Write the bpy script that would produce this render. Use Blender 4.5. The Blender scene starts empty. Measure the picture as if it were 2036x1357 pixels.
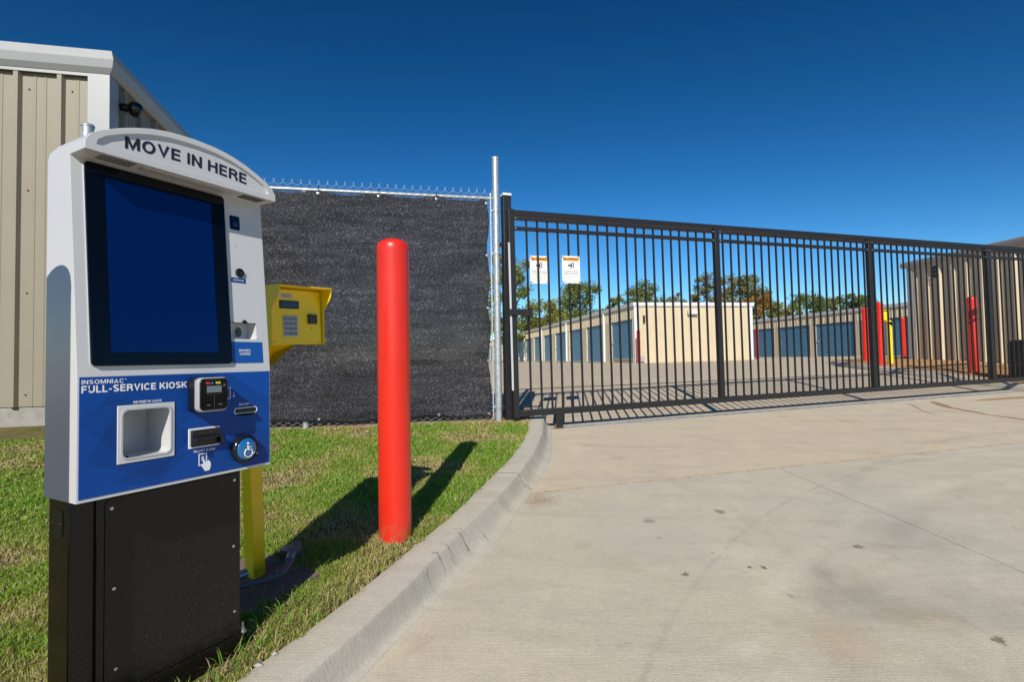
import bpy, math, random
import numpy as np
from mathutils import Vector, Matrix, noise
rnd = random.Random(7)
R = math.radians
scene = bpy.context.scene
col = scene.collection

# ------------------------------------------------------------------ camera, sky, sun, exposure
PITCH, ROLL = R(1.78), R(.89)
fw = Vector((0, math.cos(PITCH), math.sin(PITCH)))
r0 = Vector((1, 0, 0)); u0 = r0.cross(fw)
rt = r0*math.cos(ROLL) - u0*math.sin(ROLL); up = u0*math.cos(ROLL) + r0*math.sin(ROLL)
cd = bpy.data.cameras.new('camera'); cam = bpy.data.objects.new('camera', cd); col.objects.link(cam)
cam.matrix_world = Matrix(((rt.x, up.x, -fw.x, 0), (rt.y, up.y, -fw.y, 0), (rt.z, up.z, -fw.z, .95), (0, 0, 0, 1)))
cd.sensor_width = 36; cd.lens = 1060/2036*36; cd.clip_start = .05; cd.clip_end = 2000
scene.camera = cam

SUN_EL, SUN_AZ = R(34), math.atan2(-.107, -.994)          # direction towards the sun: behind the camera
tosun = Vector((-.107*math.cos(SUN_EL), -.994*math.cos(SUN_EL), math.sin(SUN_EL))).normalized()
world = bpy.data.worlds.new('World'); scene.world = world; world.use_nodes = True
wn, wl = world.node_tree.nodes, world.node_tree.links
for n in list(wn): wn.remove(n)
sky = wn.new('ShaderNodeTexSky'); sky.sky_type = 'NISHITA'; sky.sun_disc = False
sky.sun_elevation = SUN_EL; sky.sun_rotation = R(186.1)
sky.altitude = 300; sky.air_density = .9; sky.dust_density = .15; sky.ozone_density = 3.0
hs = wn.new('ShaderNodeHueSaturation'); hs.inputs['Saturation'].default_value = 1.06; hs.inputs['Value'].default_value = .47
gmn = wn.new('ShaderNodeGamma'); gmn.inputs['Gamma'].default_value = 1.60
h2 = wn.new('ShaderNodeHueSaturation'); h2.inputs['Saturation'].default_value = 1.09; h2.inputs['Hue'].default_value = .491; h2.inputs['Value'].default_value = .86     # the photograph's polarised, contrasty sky
bg = wn.new('ShaderNodeBackground'); bg.inputs['Strength'].default_value = .10
wo = wn.new('ShaderNodeOutputWorld')
wl.new(sky.outputs[0], hs.inputs['Color']); wl.new(hs.outputs[0], gmn.inputs['Color']); wl.new(gmn.outputs[0], h2.inputs['Color']); wl.new(h2.outputs[0], bg.inputs['Color']); wl.new(bg.outputs[0], wo.inputs[0])
sd = bpy.data.lights.new('sun', 'SUN'); sd.energy = 3.6; sd.angle = R(.5); sd.color = (1, .94, .85)
sun = bpy.data.objects.new('sun', sd); col.objects.link(sun)
sun.rotation_euler = tosun.to_track_quat('Z', 'Y').to_euler(); sun.location = (0, 0, 20)
vs = scene.view_settings; vs.view_transform = 'Standard'; vs.look = 'None'; vs.exposure = 0.45; vs.gamma = 1; vs.use_curve_mapping = False

# ------------------------------------------------------------------ helpers
def g(X, Y):
    """height of the lawn level; the concrete lies 0.12 below it"""
    n = -.349*X+.937*Y-5.62; t = .937*X+.349*Y-2.09
    k = math.log1p(math.exp(min(60, -n/.15)))*.15 if -n/.15 < 60 else -n
    m = n+k; tt = 18*math.tanh(t/18)
    return .24+.012*tt-.077*k+(1-math.exp(-m/3.5))*(.31+.010*tt)-.005*min(m, 60)

def tag(o, label=None, cat=None, group=None, kind=None):
    if label: o['label'] = label
    if cat: o['category'] = cat
    if group: o['group'] = group
    if kind: o['kind'] = kind
    return o

def thing(name, label, cat, loc=(0, 0, 0), rot=(0, 0, 0), group=None):
    o = bpy.data.objects.new(name, None); col.objects.link(o); o.empty_display_size = .1
    o.location = loc; o.rotation_euler = rot
    return tag(o, label, cat, group)

class MB:
    def __init__(s): s.v = []; s.f = []
    def add(s, vs_, fs):
        b = len(s.v); s.v += [tuple(p) for p in vs_]; s.f += [tuple(i+b for i in f) for f in fs]; return s
    def box(s, x0, x1, y0, y1, z0, z1):
        return s.add([(x, y, z) for x in (x0, x1) for y in (y0, y1) for z in (z0, z1)],
                     [(0, 1, 3, 2), (4, 6, 7, 5), (0, 4, 5, 1), (2, 3, 7, 6), (0, 2, 6, 4), (1, 5, 7, 3)])
    def prism(s, poly, a, b, axis='y'):
        """poly in the two other axes; extruded from a to b along axis"""
        n = len(poly)
        mk = {'y': lambda p, t: (p[0], t, p[1]), 'x': lambda p, t: (t, p[0], p[1]), 'z': lambda p, t: (p[0], p[1], t)}[axis]
        return s.add([mk(p, a) for p in poly]+[mk(p, b) for p in poly],
                     [tuple(range(n)), tuple(range(2*n-1, n-1, -1))]+[(i, i+n, (i+1) % n+n, (i+1) % n) for i in range(n)])
    def tube(s, pts, r, n=8, caps=True):
        pts = [Vector(p) for p in pts]; rs = r if isinstance(r, (list, tuple)) else [r]*len(pts)
        vs_ = []; ref = None
        for i, p in enumerate(pts):
            d = (pts[min(i+1, len(pts)-1)]-pts[max(i-1, 0)]).normalized()
            if ref is None: ref = Vector((0, 0, 1)) if abs(d.z) < .9 else Vector((1, 0, 0))
            a = d.cross(ref).normalized(); b = d.cross(a).normalized(); ref = a.cross(d)
            vs_ += [p+(a*math.cos(6.28318*k/n)+b*math.sin(6.28318*k/n))*rs[i] for k in range(n)]
        fs = [(i*n+k, i*n+(k+1) % n, (i+1)*n+(k+1) % n, (i+1)*n+k) for i in range(len(pts)-1) for k in range(n)]
        if caps: fs += [tuple(range(n-1, -1, -1)), tuple((len(pts)-1)*n+k for k in range(n))]
        return s.add(vs_, fs)
    def lathe(s, prof, n=32, c=(0, 0, 0), axis='z'):
        vs_ = []
        for r_, h in prof:
            for k in range(n):
                a = 6.28318530718*k/n; x, y = r_*math.cos(a), r_*math.sin(a)
                vs_.append((c[0]+x, c[1]+y, c[2]+h) if axis == 'z' else (c[0]+x, c[1]-h, c[2]+y))
        m = len(prof)
        return s.add(vs_, [(i*n+k, i*n+(k+1) % n, (i+1)*n+(k+1) % n, (i+1)*n+k) for i in range(m-1) for k in range(n)]
                     + [tuple(range(n-1, -1, -1)), tuple((m-1)*n+k for k in range(n))])
    def mesh(s, name, mp=None):
        me = bpy.data.meshes.new(name)
        me.from_pydata([mp(*p) for p in s.v] if mp else s.v, [], s.f)
        import bmesh
        bm = bmesh.new(); bm.from_mesh(me); bmesh.ops.recalc_face_normals(bm, faces=bm.faces); bm.to_mesh(me); bm.free()
        return me
    def build(s, name, mat, parent=None, mp=None, bevel=0, seg=2, smooth=False, loc=(0, 0, 0), rot=(0, 0, 0), cuts=None):
        me = s.mesh(name, mp); return finish(name, me, mat, parent, bevel, seg, smooth, loc, rot, cuts, mp)

def finish(name, me, mat, parent, bevel, seg, smooth, loc, rot, cuts=None, mp=None):
    o = bpy.data.objects.new(name, me); col.objects.link(o)
    if cuts:
        tmp = []
        for op, mb in cuts:
            c = bpy.data.objects.new('cutter', mb.mesh('cutter', mp)); col.objects.link(c); tmp.append(c)
            m = o.modifiers.new('b', 'BOOLEAN'); m.operation = op; m.object = c; m.solver = 'EXACT'
        dg = bpy.context.evaluated_depsgraph_get(); dg.update()
        nm = bpy.data.meshes.new_from_object(o.evaluated_get(dg))
        o.modifiers.clear(); o.data = nm; nm.name = name
        for c in tmp: bpy.data.objects.remove(c)
        me = nm
    me.materials.clear(); me.materials.append(mat)
    if bevel:
        b = o.modifiers.new('bevel', 'BEVEL'); b.width = bevel; b.segments = seg; b.limit_method = 'ANGLE'; b.angle_limit = R(38); b.harden_normals = False
    if smooth or bevel:
        for p in me.polygons: p.use_smooth = True
        try: me.set_sharp_from_angle(angle=R(42))
        except Exception: pass
    o.location = loc; o.rotation_euler = rot
    if parent: o.parent = parent
    return o

def rrect(x0, x1, z0, z1, r, n=5):
    pts = []
    for cx_, cz, a0 in ((x1-r, z1-r, 0), (x0+r, z1-r, 90), (x0+r, z0+r, 180), (x1-r, z0+r, 270)):
        for i in range(n+1):
            a = R(a0+90*i/n); pts.append((cx_+r*math.cos(a), cz+r*math.sin(a)))
    return pts

def text(body, name, mat, parent, x, z, h, w=None, y=0, bold=0, ext=.0004, mp=None, align='L', post=None):
    """letters on a face looking along -y: x,z = left end of the baseline, h = capital height, w = fitted width"""
    cu = bpy.data.curves.new('t', 'FONT'); cu.body = body; cu.size = 1; cu.offset = 0; cu.extrude = 0; cu.resolution_u = 3
    o = bpy.data.objects.new('t', cu); col.objects.link(o)
    dg = bpy.context.evaluated_depsgraph_get(); dg.update()
    me = bpy.data.meshes.new_from_object(o.evaluated_get(dg)); bpy.data.objects.remove(o)
    co = np.zeros(len(me.vertices)*3); me.vertices.foreach_get('co', co); co = co.reshape(-1, 3)
    x0, x1 = co[:, 0].min(), co[:, 0].max(); caph = .70
    sy = h/caph; sx = w/(x1-x0) if w else sy
    X = (co[:, 0]-x0)*sx; off = 0 if align == 'L' else -(x1-x0)*sx/2
    k = bold*h*1.6; offs = [(0, 0)] if not bold else [(-k, 0), (k, 0), (0, k*.7), (0, -k*.7), (0, 0)]
    faces = [tuple(p.vertices) for p in me.polygons]; P = []; F = []
    for q, (ox, oz) in enumerate(offs):
        b0 = len(P); P += [(x+X[i]+off+ox, y-ext-.00012*q*(1+40*max(0, h-.1)), z+co[i, 1]*sy+oz) for i in range(len(co))]; F += [tuple(v+b0 for v in f) for f in faces]
    if post: P = [post(*p) for p in P]
    if mp: P = [mp(*p) for p in P]
    me = bpy.data.meshes.new(name); me.from_pydata(P, [], F)
    return finish(name, me, mat, parent, 0, 1, False, (0, 0, 0), (0, 0, 0))

def glyphs():
    def arc(cx_, cy, rx, ry, a0, a1, n=10): return [(cx_+rx*math.cos(R(a0+(a1-a0)*i/n)), cy+ry*math.sin(R(a0+(a1-a0)*i/n))) for i in range(n+1)]
    h = .095; t = 1-h
    G_ = {'I': (.19, [[(h, 0), (h, 1)]]), '-': (.40, [[(.04, .40), (.36, .40)]]), "'": (.15, [[(h, .68), (h, 1)]]),
     'E': (.66, [[(h, 0), (h, 1)], [(h, h), (.64, h)], [(h, .52), (.60, .52)], [(h, t), (.63, t)]]),
     'F': (.60, [[(h, 0), (h, 1)], [(h, .50), (.55, .50)], [(h, t), (.60, t)]]), 'L': (.58, [[(h, 0), (h, 1)], [(h, h), (.58, h)]]),
     'H': (.76, [[(h, 0), (h, 1)], [(.76-h, 0), (.76-h, 1)], [(h, .53), (.76-h, .53)]]), 'T': (.64, [[(.32, 0), (.32, 1)], [(0, t), (.64, t)]]),
     'N': (.76, [[(h, 0), (h, 1)], [(.76-h, 0), (.76-h, 1)], [(h, .96), (.76-h, .04)]]), 'M': (.92, [[(h, 0), (h, 1)], [(.92-h, 0), (.92-h, 1)], [(h+.02, .97), (.46, .10), (.92-h-.02, .97)]]),
     'V': (.80, [[(h*.9, 1), (.40, .10), (.80-h*.9, 1)]]), 'W': (1.14, [[(h*.9, 1), (.32, .10), (.57, .92), (.82, .10), (1.14-h*.9, 1)]]),
     'A': (.80, [[(h*.9, 0), (.40, .90), (.80-h*.9, 0)], [(.2, .27), (.6, .27)]]), 'K': (.78, [[(h, 0), (h, 1)], [(.68, .98), (h+.06, .38)], [(.30, .60), (.70, .02)]]),
     'O': (.86, [arc(.43, .5, .43-h, .5-h+.01, 0, 360, 28)]), 'C': (.80, [arc(.43, .5, .43-h, .5-h+.01, 42, 318, 22)]),
     'G': (.84, [arc(.43, .5, .43-h, .5-h+.01, 42, 340, 22), [(.84-h, .02), (.84-h, .44), (.48, .44)]]),
     'U': (.74, [[(h, 1)]+[(h, .36)]+arc(.37, .37, .37-h, .37-h, 180, 360, 12)+[(.74-h, 1)]]),
     'D': (.76, [[(h, 0), (h, 1)], [(h, t)]+arc(.33, .5, .43-h, .5-h, 90, -90, 14)+[(h, h)]]),
     'P': (.68, [[(h, 0), (h, 1)], [(h, t)]+arc(.38, .70, .30-h, .30-h, 90, -90, 12)+[(h, .495)]]),
     'R': (.74, [[(h, 0), (h, 1)], [(h, t)]+arc(.42, .715, .30-h, .285-h, 90, -90, 12)+[(h, .525)], [(.40, .50), (.62, .30), (.66, 0)]]),
     'S': (.70, [arc(.35, .73, .35-h, .27-h, 25, 250, 14)+arc(.35, .27, .35-h, .27-h, 75, -160, 14)])}
    return G_
GLY = glyphs()
def block(body, name, mat, parent, x, z, h, w=None, y=0, sw=.19, mp=None, post=None, ext=.0003, align='L'):
    """bold sans capitals drawn as flat strokes; same conventions as text()"""
    pen = 0; strokes = []
    for ch in body:
        if ch == ' ': pen += .34; continue
        wd, ss = GLY[ch]
        for st_ in ss: strokes.append([(p[0]+pen, p[1]) for p in st_])
        pen += wd+.13
    tot = pen-.13; sx = (w/tot) if w else h; x = x-(sx*tot/2 if align == 'C' else 0); V = []; F = []
    for q, st_ in enumerate(strokes):
        n = len(st_); closed = math.dist(st_[0], st_[-1]) < 1e-6; b0 = len(V)
        for i, p in enumerate(st_):
            a = st_[i-1] if i else (st_[-2] if closed else p); b_ = st_[i+1] if i < n-1 else (st_[1] if closed else p)
            d1_ = Vector((p[0]-a[0], p[1]-a[1])); d2_ = Vector((b_[0]-p[0], b_[1]-p[1]))
            if d1_.length < 1e-9: d1_ = d2_
            if d2_.length < 1e-9: d2_ = d1_
            d1_.normalize(); d2_.normalize(); t_ = (d1_+d2_).normalized(); nn = Vector((-t_.y, t_.x)); k = sw/2/max(.5, nn.dot(Vector((-d1_.y, d1_.x))))
            for sg in (1, -1): V.append((x+(p[0]+nn.x*k*sg)*sx, y-ext-.00005*(q % 6), z+(p[1]+nn.y*k*sg)*h))
        F += [(b0+2*i, b0+2*i+1, b0+2*i+3, b0+2*i+2) for i in range(n-1)]
    if post: V = [post(*p) for p in V]
    if mp: V = [mp(*p) for p in V]
    me = bpy.data.meshes.new(name); me.from_pydata(V, [], F)
    return finish(name, me, mat, parent, 0, 1, False, (0, 0, 0), (0, 0, 0))

# ------------------------------------------------------------------ materials
def nodes(name):
    m = bpy.data.materials.new(name); m.use_nodes = True
    nt = m.node_tree; b = nt.nodes['Principled BSDF']; return m, nt, b
def N(nt, t, **kw):
    n = nt.nodes.new(t)
    for k, v in kw.items():
        if k in n.inputs: n.inputs[k].default_value = v
        else: setattr(n, k, v)
    return n
def M(name, c, rough=.5, metal=0, var=.0, vscale=6, bump=0, bscale=60, coat=0, spec=.5, detail=4, dirt=None, grain=0, emis=None):
    m, nt, b = nodes(name); L = nt.links.new
    b.inputs['Base Color'].default_value = (*c, 1); b.inputs['Roughness'].default_value = rough
    b.inputs['Metallic'].default_value = metal; b.inputs['Coat Weight'].default_value = coat; b.inputs['Specular IOR Level'].default_value = spec
    tc = N(nt, 'ShaderNodeTexCoord')
    if var:
        no = N(nt, 'ShaderNodeTexNoise', Scale=vscale, Detail=detail); L(tc.outputs['Object'], no.inputs['Vector'])
        mr = N(nt, 'ShaderNodeMapRange'); mr.inputs['From Min'].default_value = .3; mr.inputs['From Max'].default_value = .7
        mr.inputs['To Min'].default_value = 1-var; mr.inputs['To Max'].default_value = 1+var
        L(no.outputs[0], mr.inputs[0])
        mx = N(nt, 'ShaderNodeVectorMath', operation='SCALE'); mx.inputs[0].default_value = c; L(mr.outputs[0], mx.inputs['Scale'])
        last = mx.outputs[0]
        if dirt:
            n2 = N(nt, 'ShaderNodeTexNoise', Scale=dirt[1], Detail=6, Roughness=.7); L(tc.outputs['Object'], n2.inputs['Vector'])
            m2 = N(nt, 'ShaderNodeMapRange'); m2.inputs['From Min'].default_value = dirt[2]; m2.inputs['From Max'].default_value = dirt[2]+.15; m2.inputs['To Max'].default_value = dirt[3]
            L(n2.outputs[0], m2.inputs[0])
            mm = N(nt, 'ShaderNodeMix', data_type='RGBA'); L(m2.outputs[0], mm.inputs[0]); L(last, mm.inputs[6]); mm.inputs[7].default_value = (*dirt[0], 1)
            last = mm.outputs[2]
        L(last, b.inputs['Base Color'])
        r2 = N(nt, 'ShaderNodeMapRange'); r2.inputs['To Min'].default_value = max(.02, rough*.85); r2.inputs['To Max'].default_value = min(1, rough*1.15)
        L(no.outputs[0], r2.inputs[0]); L(r2.outputs[0], b.inputs['Roughness'])
    if bump:
        nb = N(nt, 'ShaderNodeTexNoise', Scale=bscale, Detail=3); L(tc.outputs['Object'], nb.inputs['Vector'])
        bp = N(nt, 'ShaderNodeBump', Strength=bump, Distance=.01); L(nb.outputs[0], bp.inputs['Height']); L(bp.outputs[0], b.inputs['Normal'])
    if emis:
        b.inputs['Emission Color'].default_value = (*emis[0], 1); b.inputs['Emission Strength'].default_value = emis[1]
    return m

white_shell = M('white_gelcoat', (.58, .58, .585), .3, coat=.15)
white_print = M('white_print', (.8, .8, .82), .5)
ink = M('dark_ink', (.012, .015, .03), .5)
black_glass = M('black_glass', (.002, .003, .006), .06, spec=.3)
blue_print = M('label_blue', (.004, .052, .22), .35)
black_plastic = M('black_plastic', (.008, .008, .009), .3, var=.1, vscale=20)
grey_plastic = M('grey_plastic', (.38, .39, .40), .35)
cavity_grey = M('cavity_grey', (.45, .47, .50), .45, var=.05)
chrome = M('steel_screw', (.6, .6, .6), .3, metal=1)
galv = M('galvanised_steel', (.50, .52, .53), .42, metal=.55, var=.14, vscale=22, bump=.08, bscale=90)
galv_wire = M('galvanised_wire', (.62, .63, .63), .45, metal=.3)
gate_black = M('gate_black_paint', (.016, .015, .016), .42, var=.15, vscale=30, spec=.45, bump=.05, bscale=120)
red_paint = M('red_bollard_paint', (.68, .022, .008), .36, var=.04, vscale=9, bump=.06, bscale=14, coat=.15)
def dirty_base(m, z0, z1, colr):
    nt = m.node_tree; b = nt.nodes['Principled BSDF']; L = nt.links.new; src = b.inputs['Base Color'].links[0].from_socket
    tc = N(nt, 'ShaderNodeTexCoord'); sp = N(nt, 'ShaderNodeSeparateXYZ'); L(tc.outputs['Object'], sp.inputs[0])
    no = N(nt, 'ShaderNodeTexNoise', Scale=22, Detail=6, Roughness=.75); L(tc.outputs['Object'], no.inputs['Vector'])
    mr = N(nt, 'ShaderNodeMapRange'); mr.inputs['From Min'].default_value = z1; mr.inputs['From Max'].default_value = z0; L(sp.outputs['Z'], mr.inputs[0])
    th = N(nt, 'ShaderNodeMapRange'); th.inputs['From Min'].default_value = .42; th.inputs['From Max'].default_value = .68; L(no.outputs[0], th.inputs[0])
    mu = N(nt, 'ShaderNodeMath', operation='MULTIPLY'); L(mr.outputs[0], mu.inputs[0]); L(th.outputs[0], mu.inputs[1])
    # a few thin scuffs higher up
    mp_ = N(nt, 'ShaderNodeMapping'); mp_.inputs['Scale'].default_value = (18, 18, 3); L(tc.outputs['Object'], mp_.inputs['Vector'])
    n2 = N(nt, 'ShaderNodeTexNoise', Scale=1.5, Detail=8, Roughness=.8); L(mp_.outputs[0], n2.inputs['Vector'])
    t2 = N(nt, 'ShaderNodeMapRange'); t2.inputs['From Min'].default_value = .68; t2.inputs['From Max'].default_value = .74; t2.inputs['To Max'].default_value = .35; L(n2.outputs[0], t2.inputs[0])
    mx = N(nt, 'ShaderNodeMath', operation='MAXIMUM'); L(mu.outputs[0], mx.inputs[0]); L(t2.outputs[0], mx.inputs[1])
    mm = N(nt, 'ShaderNodeMix', data_type='RGBA'); L(mx.outputs[0], mm.inputs[0]); L(src, mm.inputs[6]); mm.inputs[7].default_value = (*colr, 1); L(mm.outputs[2], b.inputs['Base Color'])
dirty_base(red_paint, -.02, .14, (.30, .12, .06))
yellow = M('yellow_paint', (.92, .64, .002), .35, var=.04, vscale=10, bump=.04, bscale=60, coat=.1)
key_steel = M('keypad_steel', (.42, .43, .46), .4, metal=.6)
key_dark = M('key_cap', (.30, .31, .35), .4, metal=.4)
lcd = M('lcd_window', (.02, .05, .09), .15)
dark_sheet = M('dark_reader', (.03, .028, .028), .3)
cream = M('cream_metal_panel', (.60, .505, .345), .5, var=.03, vscale=2.5, spec=.35)
tan = M('tan_metal_panel', (.275, .243, .175), .45, var=.03, vscale=2.5, spec=.35)
trim_white = M('white_metal_trim', (.36, .365, .365), .4, var=.03, vscale=3)
trim_grey = M('light_grey_trim', (.40, .405, .40), .45, var=.03, vscale=3)
trim_bright = M('bright_white_trim', (.66, .66, .65), .4, var=.03, vscale=3)
roof_mat = M('roof_metal', (.5, .5, .5), .5, var=.05)
door_blue = M('blue_roll_door', (.10, .26, .40), .36, var=.04, vscale=3)
dark_paint = M('painted_dark', (.02, .02, .02), .9)  # near-black for dark parts and the painted shade under a door
found = M('foundation_concrete', (.30, .28, .245), .9, var=.14, vscale=9, bump=.4, bscale=40, dirt=((.16, .14, .11), 14, .6, .6))
soil = M('bare_soil', (.13, .085, .05), .95, var=.3, vscale=25, bump=.6, bscale=90)
bark = M('bark', (.09, .07, .05), .9, var=.2, vscale=10)
rubber_grey = M('grey_conduit', (.085, .09, .105), .45)
paver = M('paver_concrete', (.15, .12, .10), .9, var=.15, vscale=20, bump=.3)
stone_mat = M('pale_stone', (.42, .41, .38), .8, var=.15, vscale=30)

# ---- black powder coat with grit specks
def speck_black():
    m, nt, b = nodes('speckled_black_paint'); L = nt.links.new
    tc = N(nt, 'ShaderNodeTexCoord')
    vo = N(nt, 'ShaderNodeTexVoronoi', Scale=260, Randomness=1); L(tc.outputs['Object'], vo.inputs['Vector'])
    no = N(nt, 'ShaderNodeTexNoise', Scale=5, Detail=3); L(tc.outputs['Object'], no.inputs['Vector'])
    sp = N(nt, 'ShaderNodeSeparateXYZ'); L(tc.outputs['Object'], sp.inputs[0])
    hz = N(nt, 'ShaderNodeMapRange'); hz.inputs['From Min'].default_value = .45; hz.inputs['From Max'].default_value = .05; hz.inputs['To Min'].default_value = .25; L(sp.outputs['Z'], hz.inputs[0])
    sc = N(nt, 'ShaderNodeSeparateColor'); L(vo.outputs['Color'], sc.inputs[0])
    # a cell carries a speck only if its random value beats the grit density
    mu = N(nt, 'ShaderNodeMath', operation='MULTIPLY'); L(hz.outputs[0], mu.inputs[0]); L(no.outputs[0], mu.inputs[1])
    th = N(nt, 'ShaderNodeMath', operation='MULTIPLY'); L(mu.outputs[0], th.inputs[0]); th.inputs[1].default_value = .50
    lt = N(nt, 'ShaderNodeMath', operation='LESS_THAN'); L(sc.outputs[0], lt.inputs[0]); L(th.outputs[0], lt.inputs[1])
    ds = N(nt, 'ShaderNodeMath', operation='LESS_THAN'); L(vo.outputs['Distance'], ds.inputs[0]); ds.inputs[1].default_value = .16
    mk = N(nt, 'ShaderNodeMath', operation='MULTIPLY'); L(lt.outputs[0], mk.inputs[0]); L(ds.outputs[0], mk.inputs[1])
    mx = N(nt, 'ShaderNodeMix', data_type='RGBA'); L(mk.outputs[0], mx.inputs[0]); mx.inputs[6].default_value = (.0065, .0056, .005, 1); mx.inputs[7].default_value = (.30, .27, .22, 1)
    L(mx.outputs[2], b.inputs['Base Color']); b.inputs['Roughness'].default_value = .2; b.inputs['Specular IOR Level'].default_value = .36
    return m
speck = speck_black()

# ---- screen graphics: blue with darker facets (flat print)
def facets():
    m, nt, b = nodes('blue_facet_print'); L = nt.links.new
    tc = N(nt, 'ShaderNodeTexCoord'); last = None
    def half(nx, nz, d):
        dp = N(nt, 'ShaderNodeVectorMath', operation='DOT_PRODUCT'); L(tc.outputs['Object'], dp.inputs[0]); dp.inputs[1].default_value = (nx, 0, nz)
        gt = N(nt, 'ShaderNodeMath', operation='GREATER_THAN'); L(dp.outputs['Value'], gt.inputs[0]); gt.inputs[1].default_value = d; return gt.outputs[0]
    def line(p, q):   # half plane left of p->q in (x, z)
        nx, nz = -(q[1]-p[1]), q[0]-p[0]; return half(nx, nz, nx*p[0]+nz*p[1])
    polys = [([(.02, .69), (.10, .84), (.30, .74), (.20, .62)], .80), ([(.00, .80), (.07, .86), (.34, .80), (.10, .70)], .88),
             ([(.02, .64), (.16, .66), (.33, .72), (.20, .60)], .84), ([(.30, .60), (.42, .80), (.56, .70), (.56, .60)], .88),
             ([(.40, .92), (.56, .92), (.56, .82)], 1.22), ([(.12, .92), (.05, .84), (.26, .83), (.30, .92)], .9)]
    base = N(nt, 'ShaderNodeValue'); base.outputs[0].default_value = 1; f = base.outputs[0]
    for poly, k in polys:
        a = sum((poly[i][0]*poly[(i+1) % len(poly)][1]-poly[(i+1) % len(poly)][0]*poly[i][1]) for i in range(len(poly)))
        if a < 0: poly = poly[::-1]
        r_ = None
        for i in range(len(poly)):
            h = line(poly[i], poly[(i+1) % len(poly)])
            if r_ is None: r_ = h
            else:
                mm = N(nt, 'ShaderNodeMath', operation='MULTIPLY'); L(r_, mm.inputs[0]); L(h, mm.inputs[1]); r_ = mm.outputs[0]
        mr = N(nt, 'ShaderNodeMapRange'); mr.inputs['To Min'].default_value = 1; mr.inputs['To Max'].default_value = k; L(r_, mr.inputs[0])
        mu = N(nt, 'ShaderNodeMath', operation='MULTIPLY'); L(f, mu.inputs[0]); L(mr.outputs[0], mu.inputs[1]); f = mu.outputs[0]
    s = N(nt, 'ShaderNodeVectorMath', operation='SCALE'); s.inputs[0].default_value = (.0015, .058, .30); L(f, s.inputs['Scale'])
    L(s.outputs[0], b.inputs['Base Color']); b.inputs['Roughness'].default_value = .38; b.inputs['Specular IOR Level'].default_value = .28
    return m
facet = facets()
screen_mat = M('faint_glow_blue_lcd', (.0003, .008, .060), .14, emis=((.0, .010, .060), .30), spec=.22)  # faint blue emission added to the screen colour

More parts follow.
